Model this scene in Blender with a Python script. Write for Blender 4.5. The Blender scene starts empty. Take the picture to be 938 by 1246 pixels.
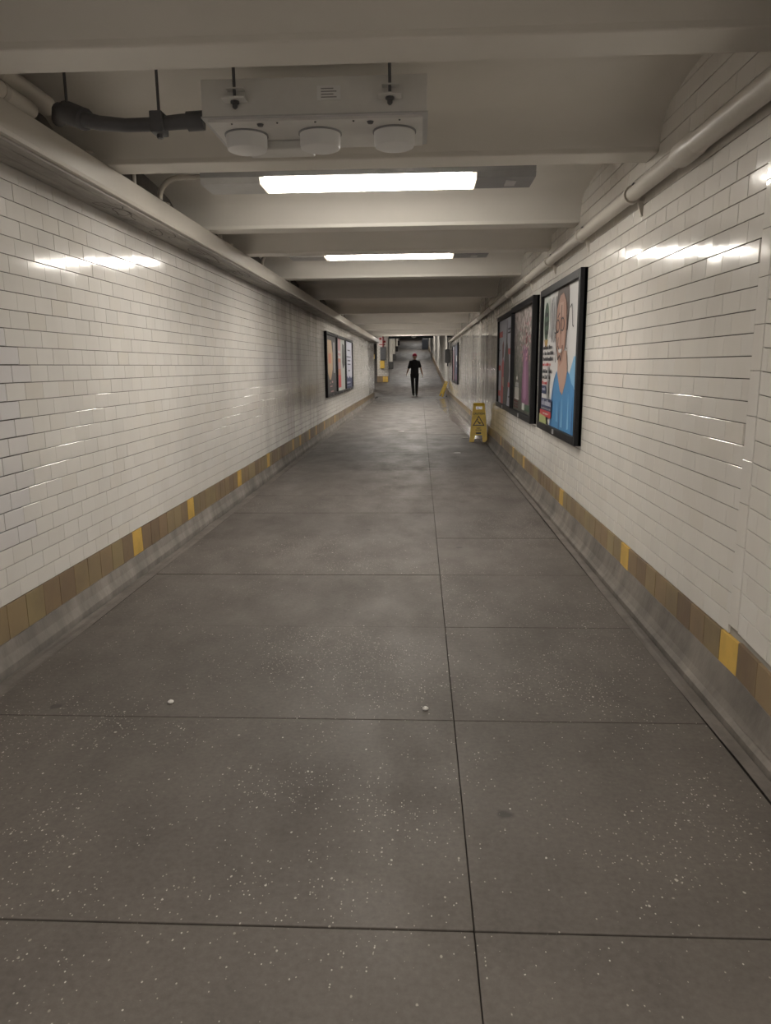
import bpy, bmesh, math, random
from mathutils import Vector, Matrix
random.seed(7)
R = random.Random(11)
scene = bpy.context.scene
COL = scene.collection

# ------------------------------------------------------------------ camera
CAM = Vector((0.0, 0.0, 1.255))
YAW, PITCH, ROLL, FPX = 0.048025, 0.197177, -0.010104, 888.44
W_IMG, H_IMG = 938, 1246
_f = Vector((-math.sin(YAW)*math.cos(PITCH), math.cos(YAW)*math.cos(PITCH), -math.sin(PITCH)))
_r = Vector((math.cos(YAW), math.sin(YAW), 0.0))
_u = _r.cross(_f)
CR = _r*math.cos(ROLL) + _u*math.sin(ROLL)
CU = _u*math.cos(ROLL) - _r*math.sin(ROLL)
CF = _f
cam_data = bpy.data.cameras.new('camera')
cam = bpy.data.objects.new('camera', cam_data)
COL.objects.link(cam)
cam.matrix_world = Matrix(((CR.x, CU.x, -CF.x, CAM.x), (CR.y, CU.y, -CF.y, CAM.y),
                           (CR.z, CU.z, -CF.z, CAM.z), (0, 0, 0, 1)))
cam_data.sensor_fit = 'VERTICAL'
cam_data.sensor_height = 36.0
cam_data.sensor_width = 36.0*W_IMG/H_IMG
cam_data.lens = FPX/H_IMG*36.0
cam_data.clip_start = 0.05
cam_data.clip_end = 300
scene.camera = cam

def project(p):                      # only used to rank the tiles by size in view
    d = Vector(p) - CAM
    z = d.dot(CF)
    if z < 0.1:
        return None
    return (W_IMG/2 + FPX*d.dot(CR)/z, H_IMG/2 - FPX*d.dot(CU)/z, z)

# ------------------------------------------------------------------ world, exposure
world = bpy.data.worlds.new('world')
scene.world = world
world.use_nodes = True
world.node_tree.nodes['Background'].inputs[0].default_value = (0.05, 0.05, 0.055, 1)
world.node_tree.nodes['Background'].inputs[1].default_value = 0.3
vs = scene.view_settings
vs.view_transform = 'Standard'
vs.look = 'None'
vs.gamma = 1.0
vs.use_curve_mapping = False
vs.exposure = 1.93
LAMP = 11.0                          # strength of the fluorescent diffusers

# ------------------------------------------------------------------ dimensions (metres)
XL, XR = -1.783, 1.156               # tiled faces of the two walls
Z0 = 0.265                           # foot of the white tiling
RP, TP = 0.0778, 0.1556              # tile course and tile pitch
YB = -5.0                            # passage goes on behind the viewer
YLE = 28.9                           # end of the left wall
YR0 = 31.0                           # foot of the ramp
SLOPE = 0.083
ZB = 2.25                            # underside of the ceiling beams

# ------------------------------------------------------------------ materials
def nmat(name):
    m = bpy.data.materials.new(name)
    m.use_nodes = True
    nt = m.node_tree
    return m, nt, nt.nodes['Principled BSDF']

def node(nt, typ, **kw):
    n = nt.nodes.new(typ)
    for k, v in kw.items():
        setattr(n, k, v)
    return n

def ramp(nt, src, stops):
    n = nt.nodes.new('ShaderNodeValToRGB')
    el = n.color_ramp.elements
    while len(el) < len(stops):
        el.new(0.5)
    for e, (pos, c) in zip(el, stops):
        e.position = pos
        e.color = (c, c, c, 1) if isinstance(c, (int, float)) else (*c, 1)
    nt.links.new(src, n.inputs[0])
    return n.outputs[0]

def mixc(nt, fac, a, b, mode='MIX'):
    n = nt.nodes.new('ShaderNodeMix')
    n.data_type = 'RGBA'
    n.blend_type = mode
    for i, v in ((0, fac), (6, a), (7, b)):
        if hasattr(v, 'is_linked') or hasattr(v, 'links'):
            nt.links.new(v, n.inputs[i])
        elif i == 0:
            n.inputs[0].default_value = v
        else:
            n.inputs[i].default_value = (*v, 1)
    return n.outputs[2]

def math_n(nt, op, a, b=None):
    n = nt.nodes.new('ShaderNodeMath')
    n.operation = op
    for i, v in enumerate((a, b)):
        if v is None:
            continue
        if hasattr(v, 'links'):
            nt.links.new(v, n.inputs[i])
        else:
            n.inputs[i].default_value = v
    return n.outputs[0]

def pos_noise(nt, scale, sc=(1, 1, 1), detail=4, rough=0.55, off=(0, 0, 0)):
    g = nt.nodes.new('ShaderNodeNewGeometry')
    mp = nt.nodes.new('ShaderNodeMapping')
    mp.inputs['Scale'].default_value = sc
    mp.inputs['Location'].default_value = off
    nt.links.new(g.outputs['Position'], mp.inputs[0])
    n = nt.nodes.new('ShaderNodeTexNoise')
    n.inputs['Scale'].default_value = scale
    n.inputs['Detail'].default_value = detail
    n.inputs['Roughness'].default_value = rough
    nt.links.new(mp.outputs[0], n.inputs['Vector'])
    return n.outputs[0]

def pos_axis(nt, ax):
    g = nt.nodes.new('ShaderNodeNewGeometry')
    s = nt.nodes.new('ShaderNodeSeparateXYZ')
    nt.links.new(g.outputs['Position'], s.inputs[0])
    return s.outputs[ax]

def maprange(nt, v, a, b, c=0.0, d=1.0):
    n = nt.nodes.new('ShaderNodeMapRange')
    nt.links.new(v, n.inputs[0])
    for i, x in enumerate((a, b, c, d)):
        n.inputs[i+1].default_value = x
    return n.outputs[0]

def bump(nt, b, h, strength=0.2, dist=0.01):
    n = nt.nodes.new('ShaderNodeBump')
    n.inputs['Strength'].default_value = strength
    n.inputs['Distance'].default_value = dist
    nt.links.new(h, n.inputs['Height'])
    nt.links.new(n.outputs[0], b.inputs['Normal'])

def plain(name, col, rough=0.5, metal=0.0, emit=None, var=0.0, spec=0.5):
    m, nt, b = nmat(name)
    b.inputs['Roughness'].default_value = rough
    b.inputs['Metallic'].default_value = metal
    b.inputs['Specular IOR Level'].default_value = spec
    b.inputs['Base Color'].default_value = (*col, 1)
    if var:
        n = pos_noise(nt, 9.0, detail=5)
        k = ramp(nt, n, [(0.3, 1-var), (0.7, 1+var*0.4)])
        nt.links.new(mixc(nt, 1.0, col, k, 'MULTIPLY'), b.inputs['Base Color'])
        bump(nt, b, n, 0.08, 0.004)
    if emit:
        b.inputs['Emission Color'].default_value = (*emit[0], 1)
        b.inputs['Emission Strength'].default_value = emit[1]
    return m

def piece_random(nt):
    g = nt.nodes.new('ShaderNodeNewGeometry')
    o = nt.nodes.new('ShaderNodeObjectInfo')
    return math_n(nt, 'FRACT', math_n(nt, 'ADD', g.outputs['Random Per Island'], o.outputs['Random']))

def tile_material(name, base, rough, amount, grime=None, top_soot=False):
    m, nt, b = nmat(name)
    rnd = piece_random(nt)
    tone = ramp(nt, rnd, [(0.0, 1-amount), (0.5, 1.0), (1.0, 1-amount*0.35)])
    col = mixc(nt, 1.0, base, tone, 'MULTIPLY')
    warm = ramp(nt, math_n(nt, 'FRACT', math_n(nt, 'MULTIPLY', rnd, 7.31)),
                [(0.0, (1, 1, 1)), (0.93, (1.0, 0.99, 0.975)), (1.0, (0.965, 0.945, 0.91))])
    col = mixc(nt, 1.0, col, warm, 'MULTIPLY')
    d = pos_noise(nt, 2.2, (1, 1, 0.5), 5)
    col = mixc(nt, ramp(nt, d, [(0.45, 0.0), (0.8, 0.22)]), col, (0.36, 0.33, 0.29))
    if grime:                       # streaked grey stains on a stretch of the wall
        y0, y1, y2, y3, amt = grime
        y = pos_axis(nt, 1)
        mask = math_n(nt, 'MULTIPLY', maprange(nt, y, y0, y1), maprange(nt, y, y3, y2))
        s = pos_noise(nt, 1.0, (1, 2.6, 0.28), 6, 0.62, (3, 1.7, 0))
        st = ramp(nt, s, [(0.40, 0.0), (0.62, 1.0)])
        f = math_n(nt, 'MULTIPLY', math_n(nt, 'MULTIPLY', mask, st), amt)
        col = mixc(nt, f, col, (0.17, 0.16, 0.15))
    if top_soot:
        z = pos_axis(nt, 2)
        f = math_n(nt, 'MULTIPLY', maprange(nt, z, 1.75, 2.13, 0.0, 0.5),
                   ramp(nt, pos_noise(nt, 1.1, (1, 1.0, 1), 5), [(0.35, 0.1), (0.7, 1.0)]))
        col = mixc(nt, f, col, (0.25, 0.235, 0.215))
    nt.links.new(col, b.inputs['Base Color'])
    rr = ramp(nt, pos_noise(nt, 6.0, (1, 1, 1), 3), [(0.3, rough), (0.75, rough*2.2)])
    nt.links.new(rr, b.inputs['Roughness'])
    b.inputs['Specular IOR Level'].default_value = 0.5
    bump(nt, b, pos_noise(nt, 22.0, detail=1), 0.025, 0.01)
    return m

M = {}
M['tile_l'] = tile_material('glazed_tile', (0.70, 0.68, 0.65), 0.07, 0.06, (7.5, 10.5, 12.5, 14.5, 0.55), True)
M['tile_r'] = tile_material('glazed_tile_stained', (0.70, 0.675, 0.635), 0.07, 0.055, (10.5, 13.0, 22.0, 24.0, 0.95))
M['tile_cool'] = tile_material('glazed_tile_replacement', (0.67, 0.655, 0.66), 0.09, 0.03)
M['grout'] = plain('grout', (0.105, 0.095, 0.085), 0.9, var=0.3)
M['grout_pale'] = plain('grout_pale', (0.30, 0.28, 0.25), 0.9, var=0.2)

def brown_material():
    m, nt, b = nmat('brown_base_tile')
    c = ramp(nt, piece_random(nt), [(0.0, (0.150, 0.103, 0.070)), (0.25, (0.26, 0.180, 0.108)),
             (0.5, (0.29, 0.228, 0.120)), (0.75, (0.19, 0.130, 0.085)), (1.0, (0.34, 0.27, 0.145))])
    n = pos_noise(nt, 7.0, (1, 1, 0.6), 6, 0.65)
    c = mixc(nt, ramp(nt, n, [(0.45, 0.0), (0.8, 0.45)]), c, (0.32, 0.245, 0.125))
    c = mixc(nt, ramp(nt, pos_noise(nt, 3.0, (1, 1, 1), 5, 0.6, (5, 2, 1)), [(0.45, 0.0), (0.75, 0.6)]), c, (0.12, 0.092, 0.07))
    nt.links.new(c, b.inputs['Base Color'])
    b.inputs['Roughness'].default_value = 0.38
    bump(nt, b, n, 0.1, 0.01)
    return m
M['brown'] = brown_material()
M['yellow_tile'] = plain('yellow_base_tile', (0.62, 0.40, 0.09), 0.35, var=0.2)

def floor_material(name='worn_concrete', k=1.0):
    m, nt, b = nmat(name)
    big = pos_noise(nt, 0.55, (1, 1, 1), 6, 0.6)
    mid = pos_noise(nt, 3.2, (1, 0.55, 1), 7, 0.65, (4, 1, 0))
    fine = pos_noise(nt, 60.0, (1, 1, 1), 4, 0.6)
    c = mixc(nt, ramp(nt, big, [(0.3, 0.0), (0.7, 1.0)]), (0.086, 0.074, 0.0655), (0.118, 0.103, 0.091))
    c = mixc(nt, ramp(nt, mid, [(0.42, 0.0), (0.72, 0.55)]), c, (0.064, 0.056, 0.050))
    c = mixc(nt, 1.0, c, ramp(nt, fine, [(0.25, 0.80), (0.75, 1.15)]), 'MULTIPLY')
    pale = pos_noise(nt, 1.7, (1, 0.7, 1), 5, 0.6, (9, 3, 0))
    c = mixc(nt, ramp(nt, pale, [(0.55, 0.0), (0.8, 0.35)]), c, (0.155, 0.138, 0.122))
    # exposed aggregate: small pale chips, gathered in worn patches
    g = nt.nodes.new('ShaderNodeNewGeometry')
    for sc, th, dens, wk, off in ((150.0, 0.34, 0.95, 0.55, 0.0), (75.0, 0.26, 0.975, 0.36, 3.3), (34.0, 0.17, 0.988, 0.10, 7.1)):
        v = nt.nodes.new('ShaderNodeTexVoronoi')
        v.inputs['Scale'].default_value = sc
        mp = nt.nodes.new('ShaderNodeMapping')
        mp.inputs['Location'].default_value = (off, off, 0)
        mp.inputs['Scale'].default_value = (1.0, 0.75, 1.0)
        nt.links.new(g.outputs['Position'], mp.inputs[0])
        nt.links.new(mp.outputs[0], v.inputs['Vector'])
        cs = nt.nodes.new('ShaderNodeSeparateColor')
        nt.links.new(v.outputs['Color'], cs.inputs[0])
        wob = math_n(nt, 'ADD', v.outputs['Distance'], math_n(nt, 'MULTIPLY', pos_noise(nt, sc*2.2, detail=1), 0.22))
        dd = math_n(nt, 'ADD', wob, math_n(nt, 'MULTIPLY', cs.outputs[2], th*0.7))
        sp = ramp(nt, dd, [(th*0.8+0.1, 1.0), (th+0.12, 0.0)])
        worn = ramp(nt, pos_noise(nt, 1.15, (1, 1, 1), 5, 0.65, (1.3, 7, 0)), [(0.47, 0.0), (0.70, wk)])
        keep = math_n(nt, 'GREATER_THAN', math_n(nt, 'ADD', cs.outputs[0], worn), dens)
        f = math_n(nt, 'MULTIPLY', math_n(nt, 'MULTIPLY', sp, keep), 0.8)
        c = mixc(nt, f, c, mixc(nt, cs.outputs[1], (0.23, 0.205, 0.175), (0.52, 0.485, 0.44)))
    # trodden gum and stains
    v = nt.nodes.new('ShaderNodeTexVoronoi')
    v.inputs['Scale'].default_value = 3.1
    nt.links.new(g.outputs['Position'], v.inputs['Vector'])
    cs = nt.nodes.new('ShaderNodeSeparateColor')
    nt.links.new(v.outputs['Color'], cs.inputs[0])
    dist = math_n(nt, 'ADD', v.outputs['Distance'], math_n(nt, 'MULTIPLY', pos_noise(nt, 30, detail=2), 0.06))
    f = math_n(nt, 'MULTIPLY', ramp(nt, dist, [(0.085, 0.75), (0.115, 0.0)]), math_n(nt, 'GREATER_THAN', cs.outputs[0], 0.72))
    c = mixc(nt, f, c, (0.035, 0.032, 0.03))
    c = mixc(nt, 1.0, c, (k, k, k), 'MULTIPLY')
    nt.links.new(c, b.inputs['Base Color'])
    nt.links.new(ramp(nt, mid, [(0.3, 0.50), (0.7, 0.72)]), b.inputs['Roughness'])
    b.inputs['Specular IOR Level'].default_value = 0.35
    h = math_n(nt, 'ADD', math_n(nt, 'MULTIPLY', fine, 0.4), mid)
    bump(nt, b, h, 0.12, 0.01)
    return m
M['floor'] = floor_material()
M['joint'] = plain('joint_dirt', (0.028, 0.025, 0.022), 0.95)

def concrete_material(name, a, bcol, streak):
    m, nt, b = nmat(name)
    n = pos_noise(nt, 5.0, (1, 1, streak), 6, 0.65)
    n2 = pos_noise(nt, 1.4, (1, 1, 1), 5, 0.6, (2, 8, 0))
    c = mixc(nt, ramp(nt, n, [(0.32, 0.0), (0.7, 1.0)]), a, bcol)
    c = mixc(nt, ramp(nt, n2, [(0.45, 0.0), (0.75, 0.6)]), c, (0.06, 0.055, 0.05))
    nt.links.new(c, b.inputs['Base Color'])
    b.inputs['Roughness'].default_value = 0.75
    bump(nt, b, n, 0.35, 0.02)
    return m
M['cove'] = concrete_material('cove_concrete', (0.15, 0.135, 0.122), (0.32, 0.29, 0.26), 0.35)
M['cove_r'] = concrete_material('cove_concrete_dirty', (0.095, 0.083, 0.072), (0.235, 0.208, 0.18), 0.4)
M['gutter'] = concrete_material('gutter_concrete', (0.10, 0.086, 0.075), (0.18, 0.158, 0.14), 0.6)

def paint_material(name, base, peel=True):
    m, nt, b = nmat(name)
    n = pos_noise(nt, 1.6, (1, 1, 1), 6, 0.6)
    c = mixc(nt, ramp(nt, n, [(0.35, 0.0), (0.75, 0.30)]), base, tuple(x*0.72 for x in base))
    if peel:
        s = pos_noise(nt, 9.0, (0.5, 3.0, 3.0), 8, 0.72, (3, 2, 1))
        c = mixc(nt, ramp(nt, s, [(0.715, 0.0), (0.74, 0.8)]), c, (0.16, 0.14, 0.12))
    nt.links.new(c, b.inputs['Base Color'])
    b.inputs['Roughness'].default_value = 0.42
    bump(nt, b, pos_noise(nt, 5.0, detail=5), 0.15, 0.02)
    return m
M['ceil'] = paint_material('ceiling_paint', (0.70, 0.67, 0.62))
M['beam'] = paint_material('beam_paint', (0.72, 0.69, 0.64))
M['soffit'] = paint_material('ledge_paint', (0.58, 0.545, 0.49), False)
def board_material():
    m, nt, b = nmat('ledge_board_paint')
    n = pos_noise(nt, 1.3, (5, 1, 1), 7, 0.65, (2, 4, 0))
    n2 = pos_noise(nt, 14.0, (3, 0.5, 1), 5, 0.6)
    c = mixc(nt, ramp(nt, n, [(0.42, 0.0), (0.66, 0.75)]), (0.42, 0.395, 0.365), (0.16, 0.145, 0.135))
    c = mixc(nt, ramp(nt, n2, [(0.5, 0.0), (0.75, 0.4)]), c, (0.20, 0.185, 0.17))
    nt.links.new(c, b.inputs['Base Color'])
    b.inputs['Roughness'].default_value = 0.6
    return m
M['board'] = board_material()
M['pipe'] = paint_material('pipe_paint', (0.56, 0.525, 0.47), False)
M['pipe_white'] = paint_material('pipe_white_paint', (0.66, 0.62, 0.55), False)
M['fix_grey'] = plain('fixture_grey', (0.27, 0.27, 0.28), 0.45, var=0.1)
M['fix_pale'] = plain('fixture_pale', (0.50, 0.50, 0.50), 0.4, var=0.1)
M['lamp'] = plain('lit_diffuser', (0.9, 0.88, 0.82), 0.5, emit=((1.0, 0.94, 0.848), LAMP))
M['lamp_far'] = plain('lit_far_diffuser', (0.9, 0.88, 0.82), 0.5, emit=((1.0, 0.94, 0.848), LAMP*1.25))
M['added_hall_lamp'] = plain('added_hall_diffuser', (0.9, 0.88, 0.82), 0.5, emit=((1.0, 0.95, 0.88), LAMP*2.2))  # glow of the unseen lamps added to brighten the ramp hall
M['lens_end'] = plain('diffuser_end', (0.75, 0.68, 0.56), 0.4, emit=((1.0, 0.86, 0.65), 0.5))
M['white_box'] = plain('white_enamel', (0.68, 0.67, 0.65), 0.4, var=0.08)
M['cap_white'] = plain('white_plastic', (0.74, 0.74, 0.74), 0.35)
M['dark_cable'] = plain('dark_conduit', (0.10, 0.10, 0.108), 0.5, var=0.2)
M['rod'] = plain('dark_rod', (0.10, 0.10, 0.105), 0.5, 0.4)
M['black'] = plain('black_frame', (0.010, 0.010, 0.012), 0.55, spec=0.25)
M['soot'] = plain('soot_scribble', (0.14, 0.125, 0.115), 0.7)

# ------------------------------------------------------------------ mesh helpers
class MB:
    def __init__(self):
        self.v, self.f = [], []
    def quad(self, *pts):
        n = len(self.v)
        self.v += [tuple(p) for p in pts]
        self.f.append(tuple(range(n, n+len(pts))))
        return self
    def box(self, a, b):
        (x0, y0, z0), (x1, y1, z1) = [tuple(map(min, a, b)), tuple(map(max, a, b))]
        n = len(self.v)
        self.v += [(x0, y0, z0), (x1, y0, z0), (x1, y1, z0), (x0, y1, z0),
                   (x0, y0, z1), (x1, y0, z1), (x1, y1, z1), (x0, y1, z1)]
        for q in ((0, 3, 2, 1), (4, 5, 6, 7), (0, 1, 5, 4), (1, 2, 6, 5), (2, 3, 7, 6), (3, 0, 4, 7)):
            self.f.append(tuple(n+i for i in q))
        return self
    def prism(self, pts, d):               # polygon (3d points) extruded along vector d
        n, k = len(self.v), len(pts)
        d = Vector(d)
        self.v += [tuple(p) for p in pts] + [tuple(Vector(p)+d) for p in pts]
        self.f.append(tuple(range(n, n+k)))
        self.f.append(tuple(range(n+2*k-1, n+k-1, -1)))
        for i in range(k):
            j = (i+1) % k
            self.f.append((n+i, n+k+i, n+k+j, n+j))
        return self
    def tube(self, path, r, seg=10, cap=True):
        path = [Vector(p) for p in path]
        rs = r if isinstance(r, (list, tuple)) else [r]*len(path)
        n0 = len(self.v)
        prev = None
        for i, p in enumerate(path):
            t = (path[min(i+1, len(path)-1)] - path[max(i-1, 0)]).normalized()
            if prev is None:
                a = Vector((0, 0, 1)) if abs(t.z) < 0.9 else Vector((1, 0, 0))
                nrm = t.cross(a).normalized()
            else:
                nrm = (prev - t*prev.dot(t)).normalized()
            prev = nrm
            bn = t.cross(nrm)
            for k in range(seg):
                a = 2*math.pi*k/seg
                self.v.append(tuple(p + (nrm*math.cos(a)+bn*math.sin(a))*rs[i]))
        for i in range(len(path)-1):
            for k in range(seg):
                a = n0+i*seg+k
                b = n0+i*seg+(k+1) % seg
                self.f.append((a, b, b+seg, a+seg))
        if cap:
            self.f.append(tuple(n0+k for k in range(seg))[::-1])
            e = n0+(len(path)-1)*seg
            self.f.append(tuple(e+k for k in range(seg)))
        return self
    def lathe(self, prof, c=(0, 0, 0), seg=20):      # (r, z) profile about the vertical through c
        n0 = len(self.v)
        for r, z in prof:
            for k in range(seg):
                a = 2*math.pi*k/seg
                self.v.append((c[0]+r*math.cos(a), c[1]+r*math.sin(a), c[2]+z))
        for i in range(len(prof)-1):
            for k in range(seg):
                a = n0+i*seg+k
                b = n0+i*seg+(k+1) % seg
                self.f.append((a, b, b+seg, a+seg))
        self.f.append(tuple(n0+k for k in range(seg))[::-1])
        e = n0+(len(prof)-1)*seg
        self.f.append(tuple(e+k for k in range(seg)))
        return self
    def mesh(self, name, mat, smooth=False):
        me = bpy.data.meshes.new(name)
        me.from_pydata(self.v, [], self.f)
        me.update()
        bm = bmesh.new()
        bm.from_mesh(me)
        bmesh.ops.recalc_face_normals(bm, faces=bm.faces)
        bm.to_mesh(me)
        bm.free()
        me.materials.append(mat)
        if smooth:
            me.polygons.foreach_set('use_smooth', [True]*len(me.polygons))
        return me
    def build(self, name, mat, parent=None, smooth=False, bevel=0.0):
        o = bpy.data.objects.new(name, self.mesh(name, mat, smooth))
        COL.objects.link(o)
        if parent:
            o.parent = parent
        if bevel:
            md = o.modifiers.new('bevel', 'BEVEL')
            md.width = bevel
            md.segments = 2
            md.limit_method = 'ANGLE'
        if smooth:
            md = o.modifiers.new('split', 'EDGE_SPLIT')
            md.split_angle = math.radians(40)
        return o

def link(name, me, parent=None, loc=(0, 0, 0), rot=(0, 0, 0)):
    o = bpy.data.objects.new(name, me)
    COL.objects.link(o)
    o.location = loc
    o.rotation_euler = rot
    if parent:
        o.parent = parent
    return o

def structure(o):
    o['kind'] = 'structure'
    return o

def thing(name, label, cat, loc=(0, 0, 0), rot=(0, 0, 0), group=None):
    o = bpy.data.objects.new(name, None)
    COL.objects.link(o)
    o.location = loc
    o.rotation_euler = rot
    o.empty_display_size = 0.1
    tag(o, label, cat, group)
    return o

def tag(o, label, cat, group=None):
    o['label'] = label
    o['category'] = cat
    if group:
        o['group'] = group
    return o

def copy_tree(o, parent=None):
    c = o.copy()
    COL.objects.link(c)
    c.parent = parent
    for ch in list(o.children):
        copy_tree(ch, c)
    return c

# ------------------------------------------------------------------ tiles
def tile_shape(w, h, d=0.008, ch=0.0013):
    """glazed tile lying in the YZ plane, front towards +X, back open, centred"""
    v, f = [], []
    for x, k in ((-0.004, 0.0), (d-ch*0.55, 0.0), (d, ch)):
        for sy, sz in ((-1, -1), (1, -1), (1, 1), (-1, 1)):
            v.append((x, sy*(w/2-k), sz*(h/2-k)))
    for l in (0, 4):
        for i in range(4):
            j = (i+1) % 4
            f.append((l+i, l+j, l+4+j, l+4+i))
    f.append((8, 9, 10, 11))
    return v, f

def tile_mesh(name, w, h, mat, d=0.008):
    v, f = tile_shape(w, h, d)
    me = bpy.data.meshes.new(name)
    me.from_pydata(v, [], f)
    me.materials.append(mat)
    return me

_cache = {}
def get_tile(w, h, matkey, d=0.008):
    k = (round(w, 4), round(h, 4), matkey, d)
    if k not in _cache:
        _cache[k] = tile_mesh('tile', w, h, M[matkey], d)
    return _cache[k]

def lay_tiles(tiles, wall, side, limit, fieldname, minpx=0.0):
    """tiles: (y, z, w, h, matkey, depth).  The largest in view become parts, the rest one part."""
    wx = XL if side > 0 else XR
    ranked = []
    for i, t in enumerate(tiles):
        y, z, w, h = t[:4]
        cs = [project((wx, y+a*w/2, z+b*h/2)) for a, b in ((-1, -1), (1, -1), (1, 1), (-1, 1))]
        area = 0
        if all(cs):
            cx = sum(c[0] for c in cs)/4
            cy = sum(c[1] for c in cs)/4
            if -8 < cx < W_IMG+8 and -8 < cy < H_IMG+8:
                for a, b in zip(cs, cs[1:]+cs[:1]):
                    area += a[0]*b[1]-b[0]*a[1]
                area = abs(area)/2
        ranked.append((area, i))
    ranked.sort(reverse=True)
    single = set(i for a, i in ranked[:limit] if a > minpx)
    groups = {}
    for i, (y, z, w, h, mk, d) in enumerate(tiles):
        j1, j2 = R.gauss(0, 0.0038), R.gauss(0, 0.0038)
        dx = R.uniform(-0.0006, 0.0006)
        if i in single:
            name = {'brown': 'base_tile', 'yellow_tile': 'yellow_base_tile'}.get(mk, 'tile')
            if side > 0:
                link(name, get_tile(w, h, mk, d), wall, (wx+dx, y, z), (0, j1, j2))
            else:
                link(name, get_tile(w, h, mk, d), wall, (wx+dx, y, z), (0, j1, math.pi+j2))
        else:
            g = groups.setdefault(mk, MB())
            v, f = tile_shape(w, h, d)
            n = len(g.v)
            g.v += [(wx+dx+side*(a + b*j2 + c*j1), y+side*b, z+c) for a, b, c in v]
            g.f += [tuple(n+q for q in ff) for ff in f]
    for mk, g in groups.items():
        o = g.build(fieldname if mk not in ('brown', 'yellow_tile') else 'base_tile_row', M[mk], wall)
        o['kind'] = 'stuff'

# ------------------------------------------------------------------ left wall
wall_left = structure(MB().box((XL-0.34, YB, 0), (XL, YLE, 2.85)).build('wall_left', M['grout']))
tl = []
for r in range(24):
    z = Z0+RP*(r+0.5)
    off = 3.166 + 0.40*TP*(r-12) + R.uniform(-0.006, 0.006)
    y = off - math.ceil((off-YB)/TP)*TP + TP
    while y+TP < YLE+0.02:
        yc = y+TP/2
        if yc+TP/2 <= YLE+0.01:
            lim = (3.16 if 3 <= r <= 14 else 2.4) + (0.09 if r % 3 == 0 else 0.0)
            if yc < lim:
                tl.append((yc, z, TP-0.0052, RP-0.0052, 'tile_cool', 0.008))
            else:
                tl.append((yc, z, TP-0.0021, RP-0.0030, 'tile_l', 0.008))
        y += TP
lay_tiles(tl, wall_left, 1, 290, 'tile_field')
yl = [4.43, 5.51, 7.03, 8.48, 10.2, 10.82, 11.78, 12.56, 13.55, 15.28]
bt = []
y = 2.917-TP*51
while y+TP < YLE:
    yc = y+TP/2
    yel = any(abs(yc-q) <= TP/2 for q in yl)
    bt.append((yc, 0.1095+TP/2-0.001, TP-(0.0026 if not yel else 0.0), TP-0.003, 'yellow_tile' if yel else 'brown', 0.010))
    y += TP
lay_tiles(bt, wall_left, 1, 75, 'x', 30)
base_l = structure(MB().prism([(XL-0.01, YB, 0.11), (XL+0.012, YB, 0.108), (XL+0.02, YB, 0.055), (XL+0.034, YB, 0.012), (XL+0.036, YB, -0.03), (XL-0.01, YB, -0.03)],
                              (0, YLE-YB, 0)).build('baseboard_left', M['cove']))

# boxed ledge along the top of the left wall
led = structure(MB().prism([(XL-0.02, YB, 2.135), (-1.553, YB, 2.125), (-1.548, YB, 2.14), (-1.548, YB, 2.245), (-1.558, YB, 2.25), (XL-0.02, YB, 2.25)],
                           (0, 28.6-YB, 0)).build('trim_1', M['soffit']))
for k in range(3):                   # boards of its underside
    x0, x1 = [(XL+0.012, -1.705), (-1.699, -1.632), (-1.626, -1.578)][k]
    zz = [2.119, 2.117, 2.115][k]
    MB().box((x0, YB, zz), (x1, 28.6, 2.14)).build('board', M['board'], led)
def scribble(cy, rx, ry, turns, seed):
    rr = random.Random(seed)
    pts = []
    n = int(16*turns)
    for i in range(n):
        a = 2*math.pi*i/16
        k = 0.75+0.35*math.sin(a*1.7+seed)+0.2*rr.uniform(-1, 1)
        pts.append((max(-1.77, min(-1.585, -1.672+rx*k*math.cos(a))), cy+ry*k*math.sin(a)+0.16*ry*a, 2.1145))
    m = MB()
    for a, b in zip(pts, pts[1:]):
        a, b = Vector(a), Vector(b)
        t = (b-a).normalized().cross(Vector((0, 0, 1)))*0.0035
        m.quad(a-t, b-t, b+t, a+t)
    o = m.build('graffiti_scrawl', M['soot'], led)
    o['kind'] = 'stuff'
    return o
for i, (cy, rx, ry, tn) in enumerate(((4.05, 0.06, 0.14, 2.6), (4.75, 0.06, 0.2, 1.4), (5.6, 0.06, 0.28, 1.5), (6.8, 0.055, 0.3, 1.3))):
    scribble(cy, rx, ry, tn, i*3+1)

# ------------------------------------------------------------------ right wall
YT = 2.60                            # upright trim: nearer than this the tiling runs tilted
wall_right = structure(MB().box((XR, YB, 0), (XR+0.3, 29.5, 2.85)).build('wall_right', M['grout_pale']))
tr = []
for r in range(31):
    z = Z0+RP*(r+0.5)
    if z > 2.60:
        break
    off = 3.455 - 0.38*TP*(r-14) + R.uniform(-0.006, 0.006)
    y = off - math.floor((off-YT-0.04)/TP)*TP - TP
    while y < 29.4:
        a, b = max(y, YT+0.04), min(y+TP, 29.45)
        if b-a > 0.02:
            w = b-a
            tr.append(((a+b)/2, z, w-0.0016, RP-0.0034, 'tile_r', 0.008))
        y += TP
lay_tiles(tr, wall_right, -1, 240, 'tile_field')
# dark course joints of the right wall (the upright joints are pale)
mj = MB()
for r in range(0, 31):
    z = Z0+RP*r
    mj.box((XR-0.0016, YT+0.04, z-0.0017), (XR+0.002, 29.45, z+0.0017))
mj.build('course_joint', M['grout'], wall_right)['kind'] = 'stuff'
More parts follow.
